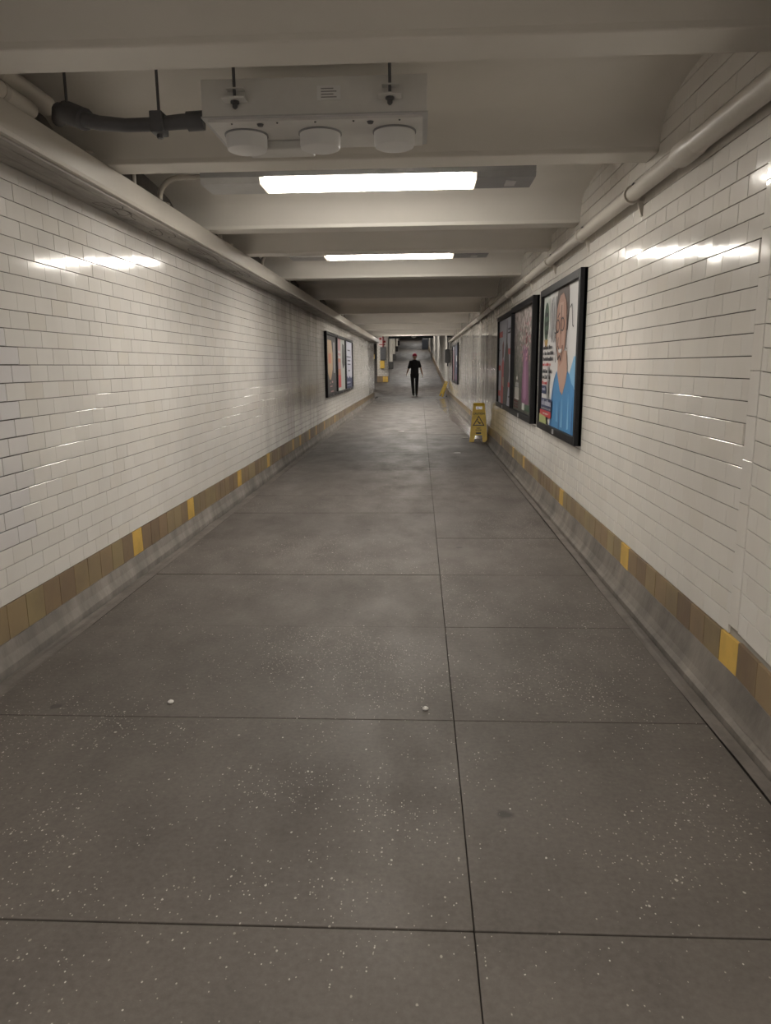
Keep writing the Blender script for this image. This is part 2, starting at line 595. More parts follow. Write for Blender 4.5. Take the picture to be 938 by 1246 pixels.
# tilted near stretch and its upright trim tiles
TILT = math.radians(4.0)
for i in range(16):
    zc = 0.30+0.1545*(i+0.5)
    if zc > 2.62:
        break
    link('trim_tile', get_tile(0.0745, 0.1525, 'tile_r', 0.010), wall_right, (XR, YT, zc), (0, 0, math.pi))
def sheared(a, b, z, h, d):            # tile between y=a..b whose courses fall towards the viewer
    m = MB()
    v, f = tile_shape(b-a, h, d)
    yc = (a+b)/2
    m.v = [(-x, y, zz+y*math.tan(TILT)) for x, y, zz in v]
    m.f = [tuple(reversed(q)) for q in f]
    return m, (XR, yc, z+(yc-YT)*math.tan(TILT))
YN = YT-0.039
YF = 1.95                              # nearer than this is out of view
field = MB()
for r in range(0, 31):
    z = Z0+0.03+RP*(r+0.5)
    b = YN
    w = TP*((0.45+0.4*r) % 1.0)
    if w < 0.03:
        w += TP
    while b > YB+0.2:
        a = b-w
        m, loc = sheared(a+0.001, b-0.001, z, RP-0.0034, 0.008)
        if loc[2] < 2.68:
            if b > YF:
                o = m.build('tile', M['tile_r'], wall_right)
                o.location = loc
            else:
                n = len(field.v)
                field.v += [(x+loc[0], y+loc[1], zz+loc[2]) for x, y, zz in m.v]
                field.f += [tuple(n+q for q in ff) for ff in m.f]
        b, w = a, TP
field.build('tile_field', M['tile_r'], wall_right)['kind'] = 'stuff'
yr = [2.61, 4.06, 5.86, 8.09, 9.06, 10.35, 13.9, 17.0]
bt = []
y = 2.535-TP*5
while y+TP < 29.4:
    yc = y+TP/2
    if yc > YT-0.1:
        yel = any(abs(yc-q) <= TP/2 for q in yr)
        bt.append((yc, 0.1075+TP/2, TP-0.002, TP-0.002, 'yellow_tile' if yel else 'brown', 0.014))
    else:
        m, loc = sheared(y+0.001, y+TP-0.001, 0.1175+TP/2, TP-0.002, 0.014)
        o = m.build('base_tile', M['brown'], wall_right)
        o.location = loc
    y += TP
lay_tiles(bt, wall_right, -1, 75, 'x', 30)
mb = MB()
prof = [(XR+0.02, 0.142), (XR-0.0155, 0.138), (XR-0.027, 0.095), (XR-0.038, 0.05), (XR-0.053, 0.02), (XR-0.068, 0.004), (XR-0.07, -0.03), (XR+0.02, -0.03)]
ys = [YB+0.5*i for i in range(int((29.5-YB)/0.5)+1)]
for i, y in enumerate(ys):
    w = [R.uniform(-0.006, 0.006) for _ in prof]
    for k, (x, z) in enumerate(prof):
        lift = (w[k] if 1 <= k <= 4 else 0)
        near_drop = max(0, YT-0.1-y)*0.07 if k <= 3 else 0
        mb.v.append((x + (0 if k in (0, 7) else lift*0.5), y, max(z+lift*0.6-min(near_drop, 0.06), -0.03 if k > 5 else 0.004)))
    if i:
        n = len(mb.v)-2*len(prof)
        L = len(prof)
        for k in range(L-1):
            mb.f.append((n+k, n+k+1, n+L+k+1, n+L+k))
base_r = structure(mb.build('baseboard_right', M['cove_r']))

# ------------------------------------------------------------------ floor
floor = structure(MB().box((XL-0.05, YB, -0.3), (XR+0.05, YR0, -0.03)).build('floor', M['joint']))
fx0, fxm, fx1 = -1.640, 0.122, 1.015
fy = [YB, -3.3, -2.36, -1.4, -0.46, 0.49, 1.44, 2.44, 3.40, 4.31, 5.28, 6.24, 7.11, 7.98]
while fy[-1] < YR0-1.0:
    fy.append(fy[-1]+0.94)
fy[-1] = YR0
for a, b in zip(fy, fy[1:]):
    for x0, x1 in ((fx0, fxm), (fxm, fx1)):
        g = 0.0022
        dz = R.uniform(-0.0012, 0.0012)
        MB().box((x0+(g if x0 == fx0 else 0.0012), a+g, -0.06), (x1-(g if x1 == fx1 else 0.0012), b-g, dz)).build('slab', M['floor'], floor, bevel=0.002)
def strip_mesh(x0, x1, name):
    m = MB()
    n = 60
    for i in range(n+1):
        y = YB+(YR0-YB)*i/n
        for x in (x0, (x0*2+x1)/3, (x0+2*x1)/3, x1):
            m.v.append((x + (R.uniform(-0.006, 0.006) if x != x1 else 0), y, -0.008+R.uniform(-0.003, 0.003)))
        if i:
            k = len(m.v)-8
            for q in range(3):
                m.f.append((k+q, k+q+1, k+5+q, k+4+q))
    return m.build(name, M['gutter'], floor, smooth=False)
strip_mesh(XL+0.056, fx0-0.009, 'gutter_strip')
strip_mesh(fx1+0.008, XR-0.08, 'gutter_strip')

# ------------------------------------------------------------------ ceiling: shallow vaults between beams
beams = [-4.5, -3.0, -1.5, 0.0, 1.25, 2.69, 4.02, 5.79, 6.97, 8.88, 11.45, 14.69, 18.08, 21.13, 24.13, 25.6]
BW = 0.18
prof = [(YB, 2.49)]
for i, b in enumerate(beams):
    a = b-BW
    if i:
        prof += [(a-0.62, 2.488), (a-0.38, 2.47), (a-0.13, 2.432), (a-0.05, 2.395), (a-0.02, 2.34), (a, ZB+0.014)]
    else:
        prof += [(a-0.1, 2.43), (a, ZB+0.014)]
    prof += [(b, ZB+0.014), (b+0.02, 2.34), (b+0.05, 2.395), (b+0.13, 2.432), (b+0.38, 2.47)]
prof = prof[:-4] + [(25.62, 2.80), (29.9, 2.80)]
m = MB()
for y, z in prof:
    m.v += [(XL-0.02, y, z), (XR+0.02, y, z)]
for i in range(len(prof)-1):
    m.f.append((2*i, 2*i+1, 2*i+3, 2*i+2))
ceiling = structure(m.build('ceiling', M['ceil'], smooth=True))
for b in beams:
    MB().box((XL+0.002, b-BW-0.003, ZB), (XR-0.0095, b+0.003, ZB+0.035)).build('beam_flange', M['beam'], ceiling, bevel=0.006)

# ------------------------------------------------------------------ ramp hall beyond the passage
def rz(y):
    return max(0.0, (y-YR0)*SLOPE)
YE = 82.0
M['ramp_floor'] = floor_material('ramp_asphalt', 0.6)
M['far_wall'] = None
def far_tile():
    mm, nt, b = nmat('far_wall_tiling')
    br = nt.nodes.new('ShaderNodeTexBrick')
    br.inputs['Color1'].default_value = (0.60, 0.57, 0.52, 1)
    br.inputs['Color2'].default_value = (0.54, 0.51, 0.46, 1)
    br.inputs['Mortar'].default_value = (0.22, 0.20, 0.18, 1)
    br.inputs['Scale'].default_value = 1.0
    br.inputs['Mortar Size'].default_value = 0.006
    br.inputs['Brick Width'].default_value = 0.156
    br.inputs['Row Height'].default_value = 0.078
    g = nt.nodes.new('ShaderNodeNewGeometry')
    s = nt.nodes.new('ShaderNodeSeparateXYZ')
    c = nt.nodes.new('ShaderNodeCombineXYZ')
    nt.links.new(g.outputs['Position'], s.inputs[0])
    nt.links.new(math_n(nt, 'ADD', s.outputs[0], s.outputs[1]), c.inputs[0])
    nt.links.new(s.outputs[2], c.inputs[1])
    nt.links.new(c.outputs[0], br.inputs['Vector'])
    n = pos_noise(nt, 1.1, (1, 1, 0.4), 5)
    nt.links.new(mixc(nt, ramp(nt, n, [(0.4, 0.0), (0.75, 0.45)]), br.outputs[0], (0.25, 0.23, 0.21)), b.inputs['Base Color'])
    b.inputs['Roughness'].default_value = 0.3
    return mm
M['far_wall'] = far_tile()
M['dark_paint'] = plain('dark_navy_paint', (0.012, 0.016, 0.024), 0.5)
M['grey_metal'] = plain('grey_metal', (0.10, 0.10, 0.105), 0.45, var=0.2)
M['col_base'] = plain('column_base', (0.05, 0.048, 0.046), 0.6)
M['col_paint'] = paint_material('column_paint', (0.56, 0.53, 0.47), False)
M['brown_plain'] = plain('brown_skirting', (0.19, 0.135, 0.08), 0.45, var=0.3)

ramp_floor = structure(MB().prism([(-7, YR0, 0), (-7, YE, rz(YE)), (-7, YE, rz(YE)-0.3), (-7, YR0, -0.3)], (8.6, 0, 0)).build('floor_ramp', M['ramp_floor']))
side_floor = structure(MB().box((-7, YLE+0.0, -0.3), (XL-0.051, YR0-0.001, 0.0)).build('floor_side', M['floor']))
pts = [(XR, 29.5), (XR, 33.5), (0.90, 49.5), (0.74, 62.0), (0.66, YE)]
m, mbase = MB(), MB()
for (xa, ya), (xb, yb) in zip(pts, pts[1:]):
    za, zb_ = rz(ya), rz(yb)
    m.prism([(xa, ya, za-0.2), (xb, yb, zb_-0.2), (xb, yb, zb_+3.6), (xa, ya, za+3.6)], (0.3, 0, 0))
    mbase.prism([(xa-0.03, ya, za), (xb-0.03, yb, zb_), (xb-0.03, yb, zb_+0.28), (xa-0.03, ya, za+0.28)], (0.028, 0, 0))
wall_ramp = structure(m.build('wall_ramp', M['far_wall']))
structure(mbase.build('baseboard_ramp', M['brown_plain']))
structure(MB().box((-7, YE, 3.8), (1.7, YE+0.3, 8.5)).build('wall_far', M['far_wall']))
structure(MB().box((-7.3, YLE, -0.2), (-7, YE, 8.5)).build('wall_side', M['far_wall']))
structure(MB().box((-7, YLE-0.3, 0), (XL-0.341, YLE, 2.85)).build('wall_return', M['far_wall']))
structure(MB().prism([(-7.2, 29.9, 2.80), (-7.2, 40.2, 3.45), (-7.2, YE, rz(YE)+3.1), (-7.2, YE, rz(YE)+3.4), (-7.2, 29.9, 3.1)], (8.9, 0, 0)).build('ceiling_ramp', M['ceil']))
structure(MB().box((-7.2, YLE-0.3, 2.80), (XL-0.34, 29.9, 3.0)).build('ceiling_side', M['ceil']))
lint = structure(MB().box((-1.66, 40.0, 2.70), (0.735, 40.25, 3.46)).build('trim_2', M['dark_paint']))
o = MB().lathe([(0.02, 0.0), (0.10, 0.03), (0.13, 0.08), (0.13, 0.10)], (-0.32, 39.9, 2.70), 16).build('dome_lamp', M['cap_white'], None, True)
tag(o, 'small round white dome fitting on the dark lintel over the ramp', 'ceiling fitting')

# white columns stepping up the ramp
wcol = [(-1.73, 44.3), (-1.80, 51.0), (-1.90, 60.0), (-2.00, 68.5)]
names = ['white column on the ramp, first behind the tiled pillar', 'white column on the ramp, second behind the tiled pillar',
         'white column on the ramp, third behind the tiled pillar', 'white column farthest up the ramp']
for (x, y), lb in zip(wcol, names):
    t = thing('ramp_column', lb, 'column', (x, y, rz(y)), group='white columns along the ramp')
    MB().lathe([(0.125, 0.40), (0.125, 2.75), (0.17, 2.85), (0.17, 3.05)], seg=14).build('shaft', M['col_paint'], t, True)
    MB().box((-0.16, -0.16, -0.02), (0.16, 0.16, 0.40)).build('base', M['col_base'], t, bevel=0.02)

# tiled pillar at the foot of the ramp with its boxes and sign
PX0, PX1, PY = -2.10, -1.57, 36.7
pz = rz(PY)
t = thing('tiled_pillar', 'square white tiled pillar with yellow and brown foot at the bottom of the ramp', 'pillar', ((PX0+PX1)/2, PY+0.25, pz))
hw = (PX1-PX0)/2
MB().box((-hw, -0.25, -0.05), (hw, 0.25, 2.6)).build('shaft', M['far_wall'], t)
MB().box((-hw-0.012, -0.262, -0.05), (hw+0.012, 0.262, 0.30)).build('skirting', M['brown_plain'], t)
for x in (0.01, 0.135):
    MB().box((x, -0.275, 0.02), (x+0.118, -0.261, 0.28)).build('yellow_base_tile', M['yellow_tile'], t)
px = lambda u: u
o = thing('electrical_cabinet', 'dark grey electrical cabinet on the tiled pillar above the yellow box', 'cabinet', (-1.80, PY-0.001, 1.55))
MB().box((-0.14, -0.16, 0), (0.14, 0, 0.62)).build('body', M['grey_metal'], o, bevel=0.01)
MB().box((-0.12, -0.172, 0.03), (0.12, -0.16, 0.59)).build('door', M['grey_metal'], o, bevel=0.004)
MB().box((0.07, -0.19, 0.27), (0.10, -0.172, 0.35)).build('handle', M['rod'], o)
o = thing('yellow_box', 'yellow box fixed low on the tiled pillar under the grey cabinet', 'box', (-1.84, PY-0.001, 1.14))
M['yellow_paint'] = plain('yellow_paint', (0.55, 0.36, 0.06), 0.45, var=0.15)
MB().box((-0.11, -0.12, 0), (0.11, 0, 0.38)).build('body', M['yellow_paint'], o, bevel=0.01)
MB().box((-0.095, -0.13, 0.02), (0.095, -0.12, 0.36)).build('lid', M['yellow_paint'], o, bevel=0.004)
M['red_paint'] = plain('red_paint', (0.30, 0.03, 0.035), 0.5)
M['pale_pink'] = plain('sign_face', (0.62, 0.55, 0.52), 0.5)
o = thing('wall_notice', 'white and red notice high on the tiled pillar behind the red pipe', 'sign', (-1.83, PY-0.004, 2.22))
MB().box((-0.19, -0.012, 0), (0.19, 0, 0.44)).build('plate', M['pale_pink'], o)
for a, b, c, d in ((-0.15, 0.30, -0.04, 0.40), (0.03, 0.16, 0.16, 0.26), (-0.16, 0.05, 0.14, 0.09)):
    MB().box((a, -0.016, b), (c, -0.012, d)).build('red_mark', M['red_paint'], o)
o = MB().tube([(-1.80, PY-0.06, 2.17), (-1.80, PY-0.06, 3.02)], 0.028).build('conduit', M['red_paint'], None, True)
tag(o, 'dark red vertical pipe on the tiled pillar above the grey cabinet', 'pipe')
o = thing('barrier_panel', 'dark barrier panel with a yellow top edge beside the left wall end', 'barrier', (-2.02, 33.2, rz(33.2)))
MB().box((-0.10, -0.5, 0.0), (-0.04, 0.6, 1.52)).build('panel', M['col_base'], o)
MB().box((-0.115, -0.53, 1.40), (-0.025, 0.62, 1.60)).build('top_edge', M['yellow_paint'], o, bevel=0.015)
o = thing('dark_booth', 'dark booth far up the ramp against the right side', 'booth', (0.44, 62.5, rz(62.5)))
MB().box((-0.26, -0.3, 0), (0.26, 0.3, 1.5)).build('body', M['dark_paint'], o)
MB().box((-0.30, -0.34, 1.5), (0.30, 0.34, 1.6)).build('roof', M['dark_paint'], o)
MB().box((-0.2, -0.31, 0.75), (0.2, -0.3, 1.4)).build('window', M['grey_metal'], o)

# ------------------------------------------------------------------ fluorescent fixtures
def make_fixture():
    t = thing('fluorescent_fixture', 'x', 'ceiling light', (0, 0, 0), group='fluorescent ceiling fixtures')
    # channel along X; local origin = centre of the fixture on the ceiling underside plane z=2.31
    MB().box((-1.27, -0.15, 0.02), (0.66, 0.15, 0.155)).build('housing', M['fix_grey'], t, bevel=0.006)
    MB().prism([(-0.90, -0.13, 0.02), (-0.90, -0.115, -0.012), (-0.90, 0.115, -0.012), (-0.90, 0.13, 0.02)], (1.20, 0, 0)).build('diffuser', M['lamp'], t)
    for x in (-0.925, 0.30):
        MB().prism([(x, -0.135, 0.02), (x, -0.12, -0.015), (x, 0.12, -0.015), (x, 0.135, 0.02)], (0.025, 0, 0)).build('end_cap', M['lens_end'], t)
    MB().prism([(-1.27, -0.145, 0.02), (-1.27, -0.13, -0.012), (-1.27, 0.13, -0.012), (-1.27, 0.145, 0.02)], (0.345, 0, 0)).build('blank_cover', M['fix_pale'], t)
    MB().prism([(0.325, -0.145, 0.02), (0.325, -0.13, -0.008), (0.325, 0.13, -0.008), (0.325, 0.145, 0.02)], (0.335, 0, 0)).build('ballast_cover', M['fix_grey'], t)
    MB().box((0.50, -0.06, -0.014), (0.56, 0.06, -0.008)).build('latch', M['fix_pale'], t)
    pts = [(-1.27, 0, 0.06)]
    for k in range(9):
        a = math.pi/2*k/8
        pts.append((-1.43-0.13*math.sin(a), 0, -0.05+0.11*math.cos(a)))
    pts.append((-1.56, 0, -0.062))
    MB().tube(pts, 0.016, 10).build('conduit', M['pipe'], t, True)
    MB().box((-0.2, -0.02, 0.155), (-0.1, 0.02, 0.185)).build('hanger', M['rod'], t)
    MB().box((0.4, -0.02, 0.155), (0.5, 0.02, 0.185)).build('hanger', M['rod'], t)
    return t
fx = make_fixture()
spots = [(4.61, 'lit fluorescent fixture nearest the viewer, grey ballast end on its right'),
         (7.52, 'lit fluorescent fixture second from the viewer, beyond the third ceiling beam'),
         (15.10, 'lit fluorescent fixture in the third lit ceiling bay of the passage'),
         (18.49, 'lit fluorescent fixture in the fourth lit ceiling bay of the passage'),
         (21.54, 'lit fluorescent fixture in the fifth lit ceiling bay of the passage'),
         (0.52, 'lit fluorescent fixture in the ceiling bay right over the viewer'),
         (24.45, 'lit fluorescent fixture in the ceiling bay at the passage end'),
         (-3.6, 'lit fluorescent fixture in the ceiling bay farthest behind the viewer')]
for i, (y, lb) in enumerate(spots):
    o = fx if i == 0 else copy_tree(fx)
    o.location = (0, y, 2.312)
    o['label'] = lb
    if y > 12:                       # strength raised to brighten the far stretch of the passage
        for ch in o.children:
            if ch.name.startswith('diffuser'):
                ch.data = ch.data.copy()
                ch.data.materials[0] = M['lamp_far']
# unseen lamps added over the ramp to light the hall
for i, (x, y, z) in enumerate(((-0.3, 32.6, 2.70), (-3.6, 35.5, 2.88), (-0.4, 41.6, 3.30), (-0.4, 48.0, 3.88), (-0.4, 60.0, 5.0), (-0.4, 74.0, 6.3))):
    t = thing('added_hall_light', ['added unseen light over the foot of the ramp', 'added unseen light left of the tiled pillar', 'added unseen light just beyond the dark lintel', 'lowest added unseen light over the ramp columns',
              'middle added unseen light over the ramp columns', 'topmost added unseen light over the ramp columns'][i], 'ceiling light', (x, y, z), group='added unseen lights of the ramp hall')
    MB().box((-0.64, -0.15, 0.0), (0.64, 0.15, 0.25)).build('housing', M['fix_grey'], t)
    MB().box((-0.60, -0.12, -0.03), (0.60, 0.12, 0.0)).build('diffuser', M['added_hall_lamp'], t)

# ------------------------------------------------------------------ hanging white box with three round caps
t = thing('hanging_device_box', 'white ceiling box hung on rods with three round white caps underneath', 'ceiling device', (-0.408, 3.25, 2.21))
MB().box((-0.437, -0.20, 0), (0.437, 0.20, 0.135)).build('casing', M['white_box'], t, bevel=0.004)
MB().box((-0.44, -0.206, -0.004), (0.44, 0.202, 0.002)).build('bottom_plate', M['fix_pale'], t)
MB().box((-0.42, -0.185, -0.014), (0.42, 0.19, -0.004)).build('underside_panel', M['white_box'], t)
MB().box((-0.33, 0.06, -0.05), (-0.05, 0.19, -0.014)).build('junction_cover', M['white_box'], t, bevel=0.006)
for x in (-0.305, 0.0, 0.305):
    c = MB().lathe([(0.070, -0.078), (0.079, -0.074), (0.083, -0.06), (0.084, -0.014)], (x, -0.02, 0), 28).build('round_cap', M['cap_white'], t, True)
    MB().lathe([(0.089, -0.020), (0.089, -0.013)], (x, -0.02, 0), 28).build('rim', M['fix_grey'], c, True)
for x in (-0.22, 0.215):
    MB().lathe([(0.010, -0.022), (0.014, -0.014)], (x, -0.15, 0), 12).build('knob', M['rod'], t)
for x in (-0.33, -0.15, 0.0, 0.15, 0.33):
    MB().lathe([(0.003, -0.018), (0.0045, -0.014)], (x, -0.165, 0), 8).build('screw', M['rod'], t)
pl = MB().box((0.015, -0.203, 0.05), (0.105, -0.2, 0.10)).build('rating_plate', M['cap_white'], t)
for k in range(4):
    MB().box((0.03, -0.2036, 0.058+k*0.010), (0.09-0.012*(k % 2), -0.203, 0.062+k*0.010)).build('print_line', M['fix_grey'], pl)
for x in (-0.30, 0.295):
    MB().tube([(x, -0.225, 0.025), (x, -0.225, 0.27)], 0.006, 8).build('hanger_rod', M['rod'], t, True)
    br = MB().box((x-0.045, -0.26, 0.048), (x+0.045, -0.2, 0.054)).build('bracket', M['white_box'], t)
    MB().lathe([(0.004, -0.028), (0.010, -0.022), (0.010, -0.010), (0.017, -0.008), (0.017, 0.0)], (x, -0.225, 0.047), 8).build('nut', M['rod'], br)
    MB().box((x-0.03, -0.24, 0.088), (x+0.035, -0.2, 0.091)).build('clip', M['white_box'], t)

# dark bent conduit from the ledge to the box
t = thing('dark_conduit', 'dark bent conduit hung between the left ledge and the white ceiling box', 'conduit', (-1.15, 3.08, 2.2))
def rel(*p):
    return [(x+1.15, y-3.08, z-2.2) for x, y, z in p]
MB().tube(rel((-0.856, 3.11, 2.218), (-0.95, 3.10, 2.212), (-1.05, 3.09, 2.202), (-1.16, 3.08, 2.199), (-1.26, 3.07, 2.206), (-1.33, 3.08, 2.225),
              (-1.40, 3.11, 2.262), (-1.46, 3.17, 2.285), (-1.52, 3.28, 2.29)), [0.030, 0.028, 0.026, 0.025, 0.027, 0.03, 0.034, 0.034, 0.03], 14).build('tube', M['dark_cable'], t, True)
MB().tube(rel((-0.856, 3.11, 2.218), (-0.92, 3.105, 2.214)), 0.036, 14).build('coupling', M['dark_cable'], t, True)
MB().tube(rel((-1.32, 3.075, 2.222), (-1.42, 3.13, 2.27)), 0.042, 14).build('coupling', M['dark_cable'], t, True)
MB().box(*rel((-1.055, 3.05, 2.165), (-1.005, 3.13, 2.242))).build('clamp', M['dark_cable'], t, bevel=0.004)
MB().tube(rel((-1.028, 3.09, 2.24), (-1.028, 3.09, 2.475)), 0.006, 8).build('hanger_rod', M['rod'], t, True)
MB().tube(rel((-1.40, 3.10, 2.27), (-1.40, 3.10, 2.475)), 0.006, 8).build('hanger_rod', M['rod'], t, True)
MB().tube(rel((-1.028, 3.09, 2.150), (-1.028, 3.09, 2.168)), 0.013, 6).build('nut', M['rod'], t)

# pipes lying over the ledge
for (x, z, r, y1, lb) in ((-1.60, 2.365, 0.042, 3.36, 'thick pale pipe along the upper left corner, upper of two'),
                          (-1.575, 2.285, 0.034, 3.16, 'thick pale pipe on the left ledge, lower of two')):
    t = thing('ledge_pipe', lb, 'pipe', (x, 2.75, z), group='pale pipes above the left ledge')
    L = y1-2.75
    MB().tube([(0, 0, 0), (0, L-0.02, 0), (0, L, 0)], [r, r, r*0.82], 16).build('tube', M['pipe_white'], t, True)
    MB().tube([(0, 0.17, 0), (0, 0.20, 0)], r*1.07, 16).build('strap', M['pipe'], t, True)
# debris lying on the ledge
for i, (x, y, l) in enumerate(((-1.56, 3.62, 0.05), (-1.57, 4.75, 0.04), (-1.565, 6.3, 0.05))):
    o = MB().prism([(x, y, 2.25), (x+0.018, y+0.01, 2.25), (x+0.014, y+l, 2.262), (x-0.012, y+l*0.9, 2.27)], (-0.01, 0.006, 0.008)).build('plaster_flake', M['pipe_white'])
    tag(o, ['loose plaster flake on the ledge under the dark conduit', 'loose plaster flake on the ledge beside the nearest fixture', 'loose plaster flake on the ledge past the third beam'][i], 'debris', 'plaster flakes on the ledge')
# thin upright pipes rising off the ledge between the beams
for i, y in enumerate((4.22, 6.0, 9.1, 11.7, 14.9)):
    o = MB().tube([(-1.565, y, 2.25), (-1.565, y, 2.44)], 0.011, 8).build('riser_pipe', M['pipe'], None, True)
    tag(o, 'thin upright pipe between ledge and ceiling behind the %s beam' % ('second', 'third', 'fifth', 'sixth', 'seventh')[i], 'pipe', 'thin risers above the ledge')

# ------------------------------------------------------------------ long conduit on the right wall
t = thing('wall_conduit', 'long pale pipe running along the top of the right wall', 'pipe', (1.09, YB, 2.105))
MB().tube([(0, 0, 0), (0, 3.15-YB, 0)], 0.043, 16).build('tube', M['pipe'], t, True)
MB().tube([(0, 3.13-YB, 0), (0, 3.17-YB, 0), (0, 3.33-YB, 0), (0, 3.37-YB, 0)], [0.04, 0.05, 0.05, 0.04], 16).build('coupling', M['pipe'], t, True)
MB().tube([(0, 3.3-YB, 0), (0, 27.3-YB, 0)], 0.035, 14).build('tube', M['pipe'], t, True)
for y in (1.0, 4.06, 5.26, 6.5, 7.8, 9.4, 11.5, 14.0, 17.0, 20.5, 24.0):
    MB().tube([(0, y-0.02-YB, 0), (0, y+0.02-YB, 0)], 0.045, 14).build('clamp', M['pipe'], t, True)
    MB().prism([(0.03, y-0.012-YB, -0.03), (0.064, y-0.012-YB, -0.03), (0.064, y-0.012-YB, -0.11), (0.05, y-0.012-YB, -0.10)], (0, 0.024, 0)).build('bracket', M['pipe'], t)
    MB().box((0.0, y-0.01-YB, 0.04), (0.012, y+0.01-YB, 0.058)).build('bolt', M['rod'], t)

# junction box and fittings near the right wall end
t = thing('junction_box', 'dark grey electrical box with conduit near the end of the right wall', 'electrical box', (XR-0.012, 29.0, 1.35))
MB().box((-0.16, -0.35, 0), (0, 0.35, 0.52)).build('body', M['grey_metal'], t, bevel=0.01)
MB().box((-0.175, -0.3, 0.04), (-0.16, 0.3, 0.48)).build('door', M['grey_metal'], t)
MB().tube([(-0.06, -0.1, 0.52), (-0.06, -0.1, 1.0)], 0.03).build('conduit', M['grey_metal'], t, True)
MB().tube([(-0.06, 0.2, -0.12), (-0.06, 0.2, 0.0)], 0.03).build('conduit', M['grey_metal'], t, True)
t = thing('end_fitting', 'pale pipe elbow and valve at the far end of the wall pipe', 'pipe fitting', (1.09, 27.45, 2.105))
MB().tube([(0, -0.15, 0), (0, 0.0, 0), (0, 0.05, 0.03), (0, 0.06, 0.12), (0, 0.06, 0.40)], 0.05, 12).build('elbow', M['pipe'], t, True)
MB().lathe([(0.09, 0.16), (0.1, 0.18), (0.1, 0.24), (0.09, 0.26)], (0, 0.06, 0), 14).build('valve', M['grey_metal'], t, True)

# ------------------------------------------------------------------ posters
def col(name, c, rough=0.55):
    return plain(name, c, rough)
P = {k: col('print_'+k, v) for k, v in dict(
    white=(0.58, 0.57, 0.57), offwhite=(0.52, 0.50, 0.47), grey=(0.25, 0.25, 0.26), pale=(0.42, 0.45, 0.42), skin=(0.36, 0.20, 0.15), skin_light=(0.44, 0.28, 0.22),
    hair=(0.055, 0.035, 0.03), blue=(0.055, 0.22, 0.46), blue_dark=(0.035, 0.13, 0.31), blue_light=(0.18, 0.40, 0.62), navy=(0.02, 0.03, 0.085), red=(0.42, 0.045, 0.05),
    green=(0.035, 0.075, 0.045), gold=(0.38, 0.24, 0.07), lime=(0.32, 0.36, 0.15), ink=(0.03, 0.028, 0.035), pink=(0.40, 0.22, 0.235), purple=(0.155, 0.065, 0.125),
    purple_l=(0.25, 0.125, 0.21), charcoal=(0.030, 0.029, 0.030), tan=(0.36, 0.25, 0.15), orange=(0.42, 0.15, 0.085), maroon=(0.13, 0.03, 0.035), lilac=(0.36, 0.37, 0.44)).items()}
def garden_print():
    m, nt, b = nmat('print_garden')
    n = pos_noise(nt, 14.0, (1, 1.4, 1), 6, 0.75)
    z = pos_axis(nt, 2)
    up = maprange(nt, z, 1.05, 1.75)
    c = ramp(nt, math_n(nt, 'ADD', math_n(nt, 'MULTIPLY', up, 0.17), n),
             [(0.42, (0.028, 0.028, 0.024)), (0.55, (0.06, 0.065, 0.05)), (0.64, (0.17, 0.15, 0.14)), (0.74, (0.46, 0.40, 0.40))])
    nt.links.new(c, b.inputs['Base Color'])
    b.inputs['Roughness'].default_value = 0.45
    return m
P['garden'] = garden_print()

